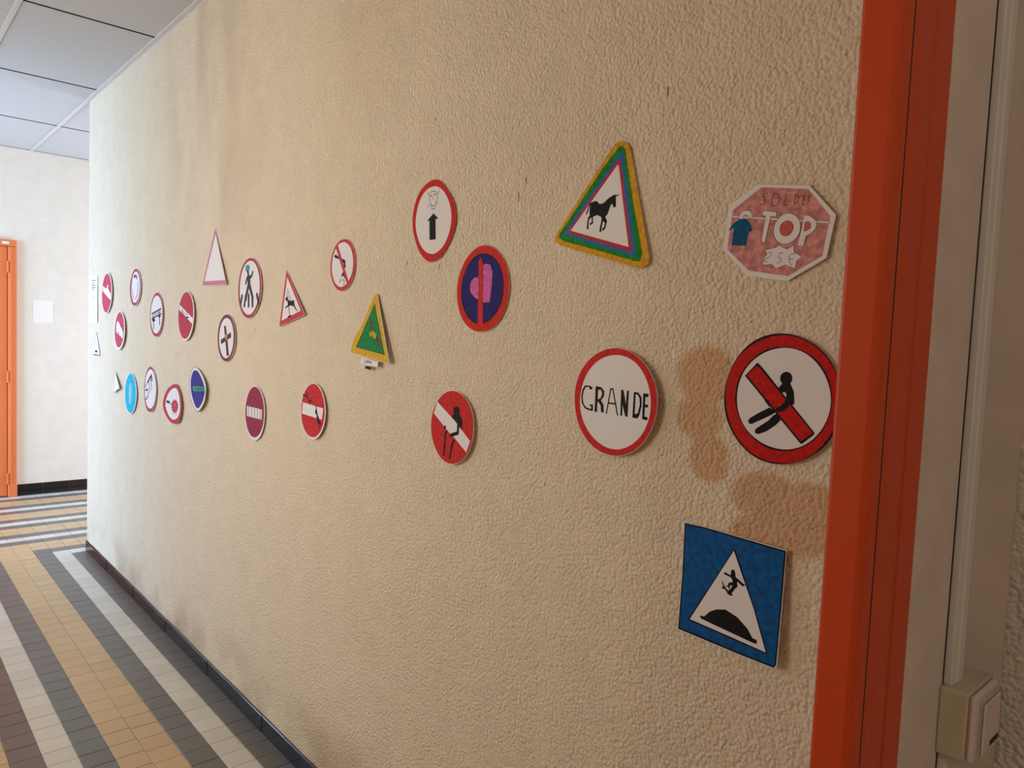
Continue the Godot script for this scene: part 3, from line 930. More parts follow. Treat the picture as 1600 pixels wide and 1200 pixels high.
	sheet("P", pts([-4,111.6,6.9,109.9,17,106.4,26.8,101.6,36.1,95.2,45,87.5,54.2,78.8,64.4,69.2,74.8,58.6,83.6,47.8,90.2,36.9,95.1,25.8,98.5,14.6,100.4,3.4,100.7,-7.9,99.4,-19.1,96.5,-30,92.1,-40.7,85.9,-51.9,77,-64.4,66.3,-77.4,56.1,-88.3,47.9,-96.1,40.4,-101.8,31.5,-106.4,19.9,-110.4,6.8,-113.3,-5.8,-114.4,-16.7,-113.2,-27,-110.2,-37.6,-105,-49,-97.5,-60.6,-87.9,-71.6,-76.2,-82.1,-61.5,-91.9,-44.7,-99.6,-29,-104.5,-16,-107.2,-4.2,-108.2,8,-107.6,21.3,-105.4,35,-101.4,48.1,-96,60.9,-88.9,73.3,-79.9,84,-68.5,93,-55.2,100.4,-42,106,-29.1,109.7,-16.1,111.5]))
	band("red_ring", "RED", pts([-4,111.6,6.9,109.9,17,106.4,26.8,101.6,36.1,95.2,45,87.5,54.2,78.8,64.4,69.2,74.8,58.6,83.6,47.8,90.2,36.9,95.1,25.8,98.5,14.6,100.4,3.4,100.7,-7.9,99.4,-19.1,96.5,-30,92.1,-40.7,85.9,-51.9,77,-64.4,66.3,-77.4,56.1,-88.3,47.9,-96.1,40.4,-101.8,31.5,-106.4,19.9,-110.4,6.8,-113.3,-5.8,-114.4,-16.7,-113.2,-27,-110.2,-37.6,-105,-49,-97.5,-60.6,-87.9,-71.6,-76.2,-82.1,-61.5,-91.9,-44.7,-99.6,-29,-104.5,-16,-107.2,-4.2,-108.2,8,-107.6,21.3,-105.4,35,-101.4,48.1,-96,60.9,-88.9,73.3,-79.9,84,-68.5,93,-55.2,100.4,-42,106,-29.1,109.7,-16.1,111.5]), pts([-6.4,93.2,2.5,92.1,10.5,89.9,18.6,86.4,27.2,81.9,35.8,76.3,44,69.4,52,61,59.6,51.4,66.2,41.3,71.5,30.6,75.7,19.4,78.4,8.2,79.3,-3.2,78.7,-14.6,76.7,-25.7,73.3,-36.5,68.5,-47,62.8,-56.6,56.1,-65,48.5,-72.5,40.6,-78.8,32.2,-83.7,23.5,-87.5,15.3,-90.3,8.3,-92,1.9,-92.8,-5.5,-92.3,-14.8,-90.9,-25,-88.2,-35.3,-84,-45.4,-77.8,-55.6,-70.1,-64.8,-60.9,-72.9,-49.9,-80.1,-37.6,-85.6,-25.6,-89.2,-14.8,-91.2,-4.3,-91.7,6.5,-90.8,18.3,-88.3,30.4,-84.7,41.9,-80,52.6,-74,62.6,-66.9,71.3,-58.5,78.6,-48.9,84.6,-38.8,89.1,-28,91.9,-16.8,93.2]), 1)
	fill("black_arrow", "INK", pts([-4.5,19.4,19.4,2.6,6.3,2,11.6,-52.9,-18.1,-53.4,-23,0.3,-34.7,0.7]), 2)
	stroke("skull_outline", "GREY", [pts([-9.3,81.1,-21.4,78.9,-28.5,67,-23.1,50.9,-15.8,41.4,-13.1,31.9,1.3,32,1.4,41.8,10,52.8,9.2,67,2.5,76,-9.3,81.1]), pts([-16.9,41.1,1.5,40.4]), pts([-38.1,80.2,-27.6,70.1]), pts([8.7,68.8,18.1,78.9]), pts([-33.7,37.8,-20.5,47.4]), pts([3.7,50.7,13.4,41.6]), pts([-11.1,65,-11.4,59.5,-8.7,58.1])], 2.0, 2)
	stroke("eye", "GREY", [pts([-20.5,68.2,-17.4,67.9]), pts([-5.8,70.9,-2.8,70.5])], 4.0, 2)
	drawing("heart_drawing", "paper sign", "red ringed navy blue sign with a red arrow and two pink heart halves", Vector3(-0.0030, 1.7265, -1.4620), 0.4, 0.5)
	sheet("P", oval(-4.5, 0.7, 106.8, 110.0))
	ring("red_ring", "RED3", [-4.5, 0.7, 106.4, 109.8], [-5.8, 1.1, 86.1, 89.2], 1)
	ring("dark_outline", "INK", [-5.9, 1.1, 86.6, 89.8], [-5.7, 1.1, 84.0, 87.1], 2)
	fill("navy_field", "NAVY", oval(-5.8, 1.1, 86.1, 89.2), 1)
	fill("pink_heart_half", "MAG", pts([-20.5,26.9,-25,31.9,-30.8,31.8,-36.2,30.3,-41,28.9,-45.5,26.2,-49.1,22.4,-52,17.3,-54,11.2,-54.4,5.1,-53.2,-0.6,-50.3,-6.1,-45.3,-11.2,-36,-17.9,-24.6,-24.1,-16.8,-23.4,-15.2,-9.5,-17.2,11.3]), 2)
	fill("pink_heart_half", "MAG", pts([-4.4,60.6,6.6,64.6,23.4,61.2,33.7,44.6,34,13.5,28.4,-33.3,1.7,-33.1]), 2)
	fill("red_arrow", "RED3", pts([-16.6,82.9,-1,60.7,-7.1,62.6,6.7,-99.2,-15.4,-99.6,-21.9,63.3,-28.7,62]), 3)
	drawing("no_entry_drawing", "paper sign", "bright red oval sign with a black figure carrying a slanting white plank", Vector3(-0.0070, 1.3602, -1.5635), 1.6, 1.8)
	sheet("P", oval(-4.2, 0.6, 99.3, 99.2))
	fill("red_disc", "RED", oval(-3.9, 0.5, 97.8, 97.9), 1)
	fill("black_torso", "INK", pts([-1.6,36.5,5.3,34.4,29.2,38.9,40,28.6,44.8,13.9,43.9,-1.5,26.3,6,8.3,21.2,-5.4,25.5]), 2)
	fill("black_head", "INK", oval(13.8, 45.7, 15.2, 12.2), 3)
	fill("white_plank", "W", pts([-77.7,62.7,22.4,11.6,22.8,-6.9,-9,-17.7,-91.6,29]), 3)
	fill("white_plank", "W", pts([30.9,5.4,82.1,-25.5,68.3,-57,6.5,-23.1,31.1,-14.9]), 3)
	fill("black_arm", "INK", pts([20.2,13.9,30.8,6.5,30.5,-15.2,-7.1,-26.2,-13.1,-20.2,21.3,-8.1]), 4)
	fill("black_hand", "INK", oval(-33.9, -3.2, 4.7, 5.0), 4)
	stroke("black_leg", "INK", [pts([-23,-12.6,-29.9,-20.4,-31.1,-78.5]), pts([12.5,-32.4,3.8,-43.2,-4.2,-83.2])], 7.2, 2)
	drawing("lettered_drawing", "paper sign", "large red ringed round sign reading GRANDE in black capitals", Vector3(-0.0080, 1.4802, -1.0016), 2.6, 0.8)
	sheet("P", oval(-8.0, 1.1, 118.7, 113.8))
	ring("red_ring", "RED", [-7.8, 1.1, 117.6, 113.1], [-6.1, 0.7, 100.6, 99.1], 1)
	fill("letter_g", "INK", pts([-72.2,21.7,-79.2,21.1,-81.2,26.2,-90.8,25.9,-97.4,16.2,-99.5,2.2,-95.8,-11.2,-87.1,-18.4,-71.8,-21.4,-71.4,-15.2,-76.3,-13.9,-76.5,-11.2,-67,-10.7,-65.8,-24.7,-75.4,-24.7,-90,-21.7,-100.6,-11.7,-104.2,4.1,-101.6,19.3,-94.3,29,-79.9,29.5,-70.7,26.3]), 2)
	fill("letter_r", "INK", pts([-61.9,29.7,-45.3,29,-35.5,21.3,-35.2,10.2,-43.6,0.5,-35.5,-7.7,-33.2,-24.8,-40.9,-25,-43.6,-10.7,-51.3,-3.6,-53.6,-2.7,-53.2,-25.6,-60.7,-25.5]), 2)
	fill("letter_r_gap", "W", pts([-53.5,22.5,-44.8,22.8,-41.2,16.4,-44.1,6.1,-53,1.9]), 3)
	stroke("letter_a", "INK", [pts([-25.5,-25.6,-17.2,27.2,-11.3,27.7,6.7,-25.9]), pts([-20.7,-2.9,-0.4,-3.2])], 3.2, 2)
	fill("letter_n", "INK", pts([12.3,28.1,18.9,28.2,28,-1.5,28.5,27.5,34.2,27.5,34.4,-26.7,28.3,-26.3,18.5,-2.4,19.6,-25.8,14.1,-25.7]), 2)
	band("letter_d", "INK", pts([47.3,26.5,59.6,26,68.6,17.3,70.5,0.5,65.4,-21.2,60.3,-27.1,47.7,-26.3]), pts([52.7,21.8,57.8,21.4,63.3,14.7,65.4,2.1,61.6,-15.2,57.6,-17.8,53.2,-17.8]), 2)
	fill("letter_e", "INK", pts([72.6,25.6,86.7,26,86.2,19.2,78.9,18.6,79,3.5,87.1,4.3,87,-1.6,79,-2.4,79.4,-20.7,87.8,-21.3,87.6,-27.6,73.9,-27]), 2)
	drawing("sale_stop_drawing", "paper sign", "octagonal pink crayon sign reading SOLDE! STOP 25 with a blue shirt", Vector3(-0.0040, 1.8066, -0.6593), 1.0, 0.6)
	sheet("P", pts([-49.1,89,48,75.6,97.6,21.5,86.8,-47.7,20.6,-83.4,-56.8,-72,-111.3,-20.7,-104.1,57.3]))
	fill("pink_field", "CRAYON", pts([-41.1,83.3,46.8,69.4,88.4,20.5,79.5,-43.7,21.7,-74.8,-54.6,-62.6,-102.1,-21.3,-95.4,48.6]), 1)
	stroke("clothes_line", "GREY", [pts([-95.7,37.2,87.6,10])], 3.6, 2)
	stroke("clothes_line", "W", [pts([-95.7,37.2,87.6,10])], 2.6, 3)
	fill("hook_letter_s", "W", pts([-82.1,32.2,-80.6,40,-74,45.2,-62.8,45,-56.5,39.9,-55.1,32.3,-59.7,30.1,-63.5,35.6,-68.8,38.1,-72.8,35.5,-74.2,31]), 4)
	stroke("letter_outline", "INK", [pts([-82.1,32.2,-80.6,40,-74,45.2,-62.8,45,-56.5,39.9,-55.1,32.3,-59.7,30.1,-63.5,35.6,-68.8,38.1,-72.8,35.5,-74.2,31])], 0.6, 5)
	fill("blue_shirt", "TEAL", pts([-102.3,12,-92.6,24.3,-79.1,31.5,-65.1,29.4,-57.5,19.7,-52.9,9,-59.8,5.5,-61.4,3.4,-64,-17.7,-93.1,-15,-90.5,16.4]), 6)
	fill("letter_t", "W", pts([-33.7,41.7,-7.3,36.5,-8.2,28.2,-18.7,30.3,-26.1,-14.6,-33.5,-13,-28.4,32.2,-35.9,33.4]), 5)
	stroke("letter_outline", "INK", [pts([-33.7,41.7,-7.3,36.5,-8.2,28.2,-18.7,30.3,-26.1,-14.6,-33.5,-13,-28.4,32.2,-35.9,33.4,-33.7,41.7])], 0.6, 6)
	fill("letter_o", "W", oval(13.2, 6.1, 24.7, 26.1), 5)
	ring("letter_outline", "INK", [13.1, 6.1, 25.0, 26.4], [13.2, 6.1, 24.4, 25.8], 6)
	fill("letter_o_centre", "SALMON", oval(12.7, 6.7, 12.2, 12.9), 6)
	ring("letter_outline", "INK", [12.7, 6.7, 12.6, 13.2], [12.7, 6.7, 11.9, 12.6], 7)
	fill("letter_p", "W", pts([42.6,26.8,52.1,24.9,63,17.5,66.9,9.4,65,1.9,57.4,-6,49,-9.3,45.8,-26.1,34.4,-24.2,40.7,6.8]), 5)
	stroke("letter_outline", "INK", [pts([42.6,26.8,52.1,24.9,63,17.5,66.9,9.4,65,1.9,57.4,-6,49,-9.3,45.8,-26.1,34.4,-24.2,40.7,6.8,42.6,26.8])], 0.6, 6)
	fill("letter_p_centre", "SALMON", pts([45.7,14.1,51.4,15.1,56.2,10.8,55.9,4,51,0.2,44.3,-0.7]), 6)
	stroke("letter_outline", "INK", [pts([45.7,14.1,51.4,15.1,56.2,10.8,55.9,4,51,0.2,44.3,-0.7,45.7,14.1])], 0.5, 7)
	fill("price_star", "W", pts([-1.7,-19.6,16.4,-29.1,28.4,-22.7,29.6,-34,45,-43.5,35.1,-50.1,34.3,-63.3,15.3,-55.7,-1.7,-61.5,-10.4,-53.4,-28.7,-54.4,-25.9,-42.6,-20.7,-35.4,-25.1,-27.7,-2.2,-24]), 4)
	stroke("star_outline", "INK", [pts([-1.7,-19.6,16.4,-29.1,28.4,-22.7,29.6,-34,45,-43.5,35.1,-50.1,34.3,-63.3,15.3,-55.7,-1.7,-61.5,-10.4,-53.4,-28.7,-54.4,-25.9,-42.6,-20.7,-35.4,-25.1,-27.7,-2.2,-24,-1.7,-19.6])], 0.6, 5)
	stroke("price_lettering", "INK", [pts([-17.7,-31.9,-16.4,-32.1,-14.5,-32.4,-13.2,-33.2,-12.7,-34.7,-12.8,-36.7,-13.9,-38.8,-17,-40.9,-21.1,-43.1,-24.1,-44.9,-25.1,-46.2,-25,-47.1,-24.2,-47.9,-22.6,-48.5,-20.4,-48.9,-18.9,-49.2]), pts([9,-34.9,7.4,-34.8,5.3,-34.6,3.5,-35.1,2.3,-36.7,1.6,-39.1,1.5,-41.1,2.7,-42.3,4.4,-43.2,5.8,-44.3,6.3,-45.9,6.3,-47.8,5.7,-49.4,3.7,-50.4,1.1,-51.1,-0.9,-51.5]), pts([32.3,-37.8,30,-37.5,26.8,-37.3,24.1,-38,22.6,-40.4,21.8,-43.8,21.7,-47.3,23,-50.9,25.1,-54.6,26.7,-57.2]), pts([22.1,-45.9,29,-46.5])], 0.9, 5)
	stroke("sale_lettering", "INK", [pts([-27.7,71.1,-29.5,71.3,-31.9,71.4,-33.8,71.1,-34.7,70,-35.2,68.5,-35.1,66.8,-34.2,65.1,-32.8,63.3,-31.9,61.2,-31.8,58.5,-32.1,55.4,-33.2,53.2,-35.7,52.5,-38.9,52.7,-41.2,52.9]), pts([-12.5,69.7,-10.5,68.6,-7.8,66.9,-5.7,64.8,-4.9,62.1,-4.8,59,-5.1,56,-5.8,53.1,-7,50.3,-8.5,48.3,-10.5,47.3,-12.8,47.1,-14.9,47.6,-16.6,48.8,-18,50.7,-18.8,53.1,-19,56.3,-18.6,60,-17.7,63.3,-16.1,66,-14,68.2,-12.5,69.7]), pts([7.2,65.5,4.6,48,11.8,46.2]), pts([24.9,63,23.5,45.9,30.5,50.3,31.5,56.9,24.9,63]), pts([43.2,59.1,39.8,58.8,38.2,44.7,42.9,43.8]), pts([39.5,52.4,43.5,51.7]), pts([49.9,58.3,48.6,47.4]), pts([47.3,44.8,48.1,44.1])], 1.1, 2)
	drawing("unicorn_drawing", "paper sign", "large triangle with yellow, green, blue and red borders round a black unicorn", Vector3(-0.0040, 1.8836, -1.0629), 0.8, 0.5)
	sheet("P", pts([21.8,139.9,35.7,140.8,51.7,134.8,61.1,122.9,86.1,36.5,110.5,-45.7,127.1,-104.4,125.6,-117,114.8,-124.2,101.6,-124.3,79.3,-119.4,-1.8,-97.4,-79.5,-77.6,-129,-63.1,-145.2,-54.8,-149.1,-44.3,-139.7,-30.6,-87.2,25.6,-33.8,82,11.7,132.3]))
	fill("yellow_border", "AMBER", pts([21.8,139.9,35.7,140.8,51.7,134.8,61.1,122.9,86.1,36.5,110.5,-45.7,127.1,-104.4,125.6,-117,114.8,-124.2,101.6,-124.3,79.3,-119.4,-1.8,-97.4,-79.5,-77.6,-129,-63.1,-145.2,-54.8,-149.1,-44.3,-139.7,-30.6,-87.2,25.6,-33.8,82,11.7,132.3]), 1)
	fill("green_border", "GRASS", pts([29.5,130,38.2,130.5,47.4,123.8,78.3,7.7,109.3,-95.7,103.9,-111.5,90.5,-110.2,-2.8,-85.1,-117.2,-55.3,-134.2,-47.6,-135,-38.2,-86.3,12.9,-15.8,89]), 2)
	fill("blue_border", "BLUE2", pts([34.7,119.3,42.7,116.7,69.9,6,94.4,-96.1,86.4,-100.2,-3.4,-76.2,-120.3,-41.5,-120.8,-35]), 3)
	fill("red_border", "RED2", pts([29.8,103.6,36.8,103.2,55.1,20.7,82.1,-88.2,77.2,-90.5,-106.3,-38.3,-106.7,-33.3]), 4)
	fill("white_field", "W", pts([28.8,92.5,32.4,92,48.1,21.5,72.1,-80.4,-98.7,-33.2]), 5)
	fill("black_unicorn", "INK", pts([43.4,30.8,30.2,26.9,30.1,20.9,31.4,7.5,28.4,4.7,23.5,6.1,22.6,11.1,18.8,13.2,15.6,9.1,11.6,-1.2,8.5,-8,2.8,-12.4,8.8,-21.1,7.4,-26.3,4.6,-37.3,-1.2,-40.9,-5.6,-39.2,-2.2,-34.9,1,-34.1,2.5,-25.4,-1.7,-20.5,-4.5,-26.6,-6.3,-37.3,-5.6,-43.5,-11.8,-42.1,-11.4,-35.1,-8.8,-24.4,-7.3,-16.4,-9.5,-11.2,-21,-6.1,-28.3,-8.1,-33,-9,-32.6,-17.7,-30.7,-22.9,-34.9,-23.7,-38.2,-26.2,-41.7,-25.2,-39.9,-20.7,-35.7,-20.2,-37.5,-9.5,-41.6,-11.9,-43.9,-14.4,-45.1,-23,-43.7,-34.4,-49.4,-33.3,-49.4,-22.7,-47.7,-9.9,-42.7,-4,-44.3,0.8,-44,9.9,-42.2,18.5,-46,9.7,-50.9,-1.3,-53.3,-2.9,-53.9,1.7,-47.8,14,-44.6,21.7,-36.9,22.9,-29.5,24.8,-21.9,22.6,-16.6,17.5,-9.1,16.3,-0.9,19.4,6,24.5,13,27.7,19.9,30.5,23.5,30.7,25.8,33.8,28,30]), 6)
	drawing("plank_drawing", "paper sign", "red ringed sign of a seated black figure holding a red plank, beside the door frame", Vector3(-0.0050, 1.5211, -0.6353), 1.0, 0.8)
	sheet("P", oval(-4.3, -0.8, 110.1, 113.8))
	ring("black_outline", "INK", [-4.2, -0.8, 109.8, 113.5], [-3.9, -0.8, 107.0, 110.6], 1)
	ring("red_ring", "RED4", [-3.9, -0.8, 107.3, 111.0], [-0.1, 0.1, 89.3, 89.7], 1)
	ring("black_inner_outline", "INK", [-0.2, 0.1, 89.6, 90.0], [0.1, 0.1, 87.1, 87.5], 2)
	fill("black_torso", "INK", pts([-0.6,26.4,14.3,27.2,21.9,13.9,24.4,-5.5,19.2,-11.3,11.2,-6.7,4.5,10.6,-0.7,9.3,-7.2,17.8]), 2)
	fill("white_gap", "W", pts([0.6,10.3,4.9,12.1,8.4,8.8,8.5,2.9]), 3)
	fill("black_head", "INK", oval(6.1, 35.7, 11.2, 11.4), 3)
	fill("black_plank_outline", "INK", pts([-50.4,60.1,-40.6,52,63.5,-51.3,62.3,-55,42.7,-72.9,38.9,-71.3,-73.7,35.1]), 3)
	fill("red_plank", "RED4", pts([-51,54.5,-43.4,49.1,60.5,-51.7,40.9,-68.8,-69.4,36.3]), 4)
	fill("black_arm", "INK", pts([9.3,4.8,16.5,-1.7,14.4,-11.8,6.5,-20.6,-2.9,-24,-9.3,-22.3,-8.9,-16.8,-0.9,-12.9,6.8,-4.4]), 5)
	fill("black_hand", "INK", pts([-32.5,-5,-26.2,-3.3,-21.6,-6.2,-20.8,-17.1]), 5)
	fill("black_leg", "INK", pts([-20.8,-17.1,-8.8,-24,-16.2,-29.7,-53.1,-50.1,-58.9,-49.8,-61,-44.5,-57,-39.3,-40.4,-28.3]), 2)
	fill("black_leg", "INK", pts([-12.6,-29.9,-6.6,-26.5,1.6,-36.9,-7,-46.6,-23.8,-59.6,-38.4,-66.4,-45.3,-65.6,-46.5,-60.9,-43.3,-56.4,-21.4,-40]), 2)
	drawing("skater_drawing", "paper sign", "blue square crayon sign with a skater above a black bump, lowest on the wall", Vector3(-0.0090, 1.1545, -0.7063), 1.8, 2.2)
	sheet("P", pts([-114.5,109.4,-69.3,111.4,100.2,107.9,100.8,7.8,100.6,-93.3,96.5,-100.5,33.6,-101.9,-110.2,-99.8,-110.7,4.8]))
	band("black_outline", "INK", pts([-113.3,108.4,-69.2,110.2,99.3,106.6,99.7,7.4,99.1,-92.7,95.2,-99.3,33.5,-100.2,-108.9,-98.5,-109.2,5.2]), pts([-110,105.4,-68.9,107.2,96.1,103.6,96.8,6.5,96.3,-92.1,94.3,-96.2,33.1,-96.8,-105.5,-94.5,-105.8,6.1]), 1)
	fill("blue_field", "MARKER", pts([-110,105.4,-68.9,107.2,96.1,103.6,96.8,6.5,96.3,-92.1,94.3,-96.2,33.1,-96.8,-105.5,-94.5,-105.8,6.1]), 1)
	fill("black_triangle_outline", "INK", pts([-1.4,85.3,2.2,83.4,50.7,-10.2,81.5,-79.5,77.4,-80.5,-0.7,-77.5,-87.6,-74,-86.7,-71.2]), 2)
	fill("white_triangle", "W", pts([-1.4,81.7,48.2,-11,78,-78.3,-1,-74.5,-83.7,-71.3]), 3)
	fill("black_bump", "INK", pts([-61.6,-57.2,-52.4,-56,-40.1,-42.3,-26.8,-34.5,-8.1,-29.1,16.7,-35,39,-48.7,50.5,-62.2,59.2,-62.7,59.9,-69.4,53.9,-70.5,3.7,-66.9,-29.5,-64.8,-59.6,-62]), 4)
	fill("black_skater", "INK", pts([-3.4,45.1,-0.1,47.8,3.5,47,5.3,42.7,7.3,35,10.1,34.4,19,30.1,24.6,27.6,28.1,26.5,22,22.6,19.6,24.1,11,28.5,11.3,23.8,12.9,20.1,7.4,13.7,3.4,6.3,0.5,4.1,-4.4,6.1,-5.5,9.3,-1.7,11,1.6,16.9,0.7,18.3,-3.8,16.7,-2,13.7,-4.9,10.8,-6.9,13.7,-10.6,13.3,-12.9,12.3,-12.3,13.9,-7.7,15.6,-7.2,18.5,-5.9,22,0.9,24.3,1.5,26.5,-0.4,30.1,-3,32.1,-8.6,33,-16.6,33.9,-18.3,36.6,-16.6,38.4,-13,38,-3.7,36.1]), 4)
	fill("skateboard", "INK", pts([-20.8,19.5,-18.9,20.7,-16.5,15.8,-14.4,12.9,-9.4,8.8,-1.1,5,4.2,2.4,3.3,0.1,-0.6,-0.9,-7.9,0.9,-7.7,3.1,-14.1,8.1,-16.8,6.7,-20.6,9,-17.2,11.4]), 5)
	drawing("lettered_drawing", "paper sign", "narrow red ringed sign with slanting black letters STP, right of the cyan oval", Vector3(-0.0040, 1.2437, -4.2802), 1.0, 1.0)
	sheet("P", oval(1.4, -0.3, 124.1, 124.6))
	ring("red_ring", "BRICK", [1.5, -0.4, 120.0, 123.3], [2.6, 1.9, 107.1, 107.3], 1)
	stroke("black_letter", "INK", [pts([-72.2,26.6,-95.5,6.2]), pts([-92.2,-14.3,-80.7,-10.2,-64.7,-5.1,-50.8,-3.5,-40.5,-8.3,-32.3,-16.7,-28.5,-25.1,-30.8,-32.7,-37.6,-40.3,-46,-47.1,-56.9,-53.3,-69.4,-58.7,-78.3,-62.4]), pts([-29.1,37.7,1.6,-14.4]), pts([7.3,65,32.6,3.2]), pts([4.3,64.8,29.4,69.4,37.1,55.5,13.2,49.5])], 8.5, 2)
	stroke("letter_bar", "INK", [pts([-49.8,35.3,20,80.3])], 14.0, 3)
	drawing("spiky_ball_drawing", "paper sign", "red ringed sign with a spiky red ball and a small dark stick", Vector3(-0.0060, 1.2019, -3.8940), 1.6, 1.4)
	sheet("P", pts([33.9,102.1,51.1,103.4,67.4,103.2,83.6,98.7,101.1,88.3,118.5,73.8,133.1,57.9,144.3,41.1,152.9,22.8,157.5,5.2,157.2,-11.6,152.9,-28,146.6,-43.1,138.8,-57.3,128.9,-70.4,116.6,-80.7,101.4,-87.2,83.8,-90.9,64.9,-93.6,45.1,-96.1,24,-97.4,1.3,-96.7,-23.7,-93.4,-50.4,-88,-76,-80.9,-100.7,-71.6,-124.2,-60.5,-143.2,-49.4,-156.7,-39.5,-165.5,-29.7,-169.2,-18.5,-167,-4.7,-159.6,10.5,-148.7,25.3,-134.2,39.5,-116.3,53.4,-96.2,65.7,-73.1,76,-47.9,84.8,-24.3,91.8,-3.6,96.9,15.6,100.3]))
	band("red_ring", "RED2", pts([33.9,102.1,51.1,103.4,67.4,103.2,83.6,98.7,101.1,88.3,118.5,73.8,133.1,57.9,144.3,41.1,152.9,22.8,157.5,5.2,157.2,-11.6,152.9,-28,146.6,-43.1,138.8,-57.3,128.9,-70.4,116.6,-80.7,101.4,-87.2,83.8,-90.9,64.9,-93.6,45.1,-96.1,24,-97.4,1.3,-96.7,-23.7,-93.4,-50.4,-88,-76,-80.9,-100.7,-71.6,-124.2,-60.5,-143.2,-49.4,-156.7,-39.5,-165.5,-29.7,-169.2,-18.5,-167,-4.7,-159.6,10.5,-148.7,25.3,-134.2,39.5,-116.3,53.4,-96.2,65.7,-73.1,76,-47.9,84.8,-24.3,91.8,-3.6,96.9,15.6,100.3]), pts([32,82.7,44.9,83.3,56.6,82.5,68.5,79,82.1,72,96,62.3,107.8,50.5,117.3,35.4,124.7,18.1,129.2,2.4,130.3,-10.3,128.5,-21.6,123.3,-32.4,114.3,-43.5,101.8,-54.1,87.6,-62.8,71.2,-68.9,52.9,-73.2,35.3,-76.1,19.9,-77.8,5.3,-78.1,-10.7,-76.4,-29.9,-72.1,-50.7,-65.8,-69.6,-58.2,-86.2,-49.1,-101,-38.8,-111.9,-29.5,-117.8,-23.1,-119.8,-17.7,-119.3,-10.9,-116.9,-1.2,-112,9.9,-104.4,20.9,-93.6,31.6,-80.2,42.2,-65.7,51.7,-50.3,60.1,-33.8,67.4,-17.2,73.4,-0.4,77.9,16.5,81]), 1)
	fill("spiky_ball", "RED2", pts([89.7,-3.6,105.6,-10.6,86.7,-16.2,95.5,-27,75,-27.4,74.9,-39.8,56.8,-34.8,47.7,-46.6,35.6,-37,19.1,-45.7,15.6,-33.5,-5.2,-37.4,0.8,-24.9,-20,-23.2,-5.7,-13,-22.4,-5.9,-2.6,-0.1,-11.7,10.9,9.5,11.1,9.6,23.7,28.1,18.4,37.3,30.1,49.3,20.4,65.6,28.8,69,16.7,89.1,20.3,83.4,8.2,103.3,6.3]), 2)
	fill("ball_centre", "ORANGE", oval(43.4, -2.0, 13.4, 6.6), 3)
	fill("dark_stick", "INK", pts([-104.2,5.7,-93.3,10.3,-42.9,8.7,-58.1,-3.7,-101,-3.6]), 2)
	stroke("stick_line", "INK", [pts([-54,0.8,-0.1,-4.3]), pts([27.8,-41.1,18.7,-54.8]), pts([61.8,-37.6,69.9,-50.9])], 4.0, 2)
	drawing("green_bar_drawing", "paper sign", "dark blue oval sign with a white rim and a green bar across it", Vector3(-0.0090, 1.3049, -3.5211), 2.6, 2.0)
	sheet("P", pts([-74.6,99.5,-58.9,101.2,-41.9,100.8,-23.9,98.7,-4,94.8,16.9,89.2,36.5,82.5,54.2,74.4,70.7,65.2,85.2,56.3,97.9,48.2,108.7,40.4,117,31.8,122.5,22.5,125.6,12.6,126.2,1,124.9,-13.2,121.2,-28.9,114.3,-43.7,102.8,-56.8,87.9,-69,72.6,-79.5,57.2,-88.2,41.4,-95.2,27.4,-100.2,17.3,-102.8,9.1,-103.3,-1.3,-101.9,-16.1,-98.8,-33.2,-93.8,-50.3,-86.8,-67.2,-77.4,-84.1,-66,-99.2,-53.4,-112.1,-39.9,-123.2,-25.3,-131.4,-10.1,-136.4,5.8,-138.5,22.3,-137.3,38.2,-132.4,53.7,-124.3,68.5,-114.3,80.6,-102.7,89.4,-89.3,95.6]))
	band("dark_outline", "GREY", pts([-74.6,99.5,-58.9,101.2,-41.9,100.8,-23.9,98.7,-4,94.8,16.9,89.2,36.5,82.5,54.2,74.4,70.7,65.2,85.2,56.3,97.9,48.2,108.7,40.4,117,31.8,122.5,22.5,125.6,12.6,126.2,1,124.9,-13.2,121.2,-28.9,114.3,-43.7,102.8,-56.8,87.9,-69,72.6,-79.5,57.2,-88.2,41.4,-95.2,27.4,-100.2,17.3,-102.8,9.1,-103.3,-1.3,-101.9,-16.1,-98.8,-33.2,-93.8,-50.3,-86.8,-67.2,-77.4,-84.1,-66,-99.2,-53.4,-112.1,-39.9,-123.2,-25.3,-131.4,-10.1,-136.4,5.8,-138.5,22.3,-137.3,38.2,-132.4,53.7,-124.3,68.5,-114.3,80.6,-102.7,89.4,-89.3,95.6]), pts([-72.6,97.6,-57.9,99.3,-42.1,98.8,-25.2,96.6,-6.5,92.8,13.2,87.3,31.9,80.7,49.4,72.8,66,63.8,80.7,55,93.4,46.9,104.3,39,112.6,30.5,117.8,21.5,120.4,11.8,120.8,0.6,119.3,-13.3,115.5,-28.8,108.7,-43.2,97.4,-56,83,-67.8,68.3,-78,53.6,-86.5,38.5,-93.4,25.4,-98.2,16.4,-100.6,9.3,-101,-0,-99.6,-13.8,-96.6,-30,-91.9,-46.3,-85.2,-62.7,-76,-79.3,-64.9,-94.1,-52.5,-106.8,-39,-117.5,-24.3,-125.4,-9.1,-130.2,6.5,-132.2,22.5,-131.1,37.8,-126.6,52.9,-119,67.3,-109.7,79.1,-98.9,87.7,-86.3,93.7]), 1)
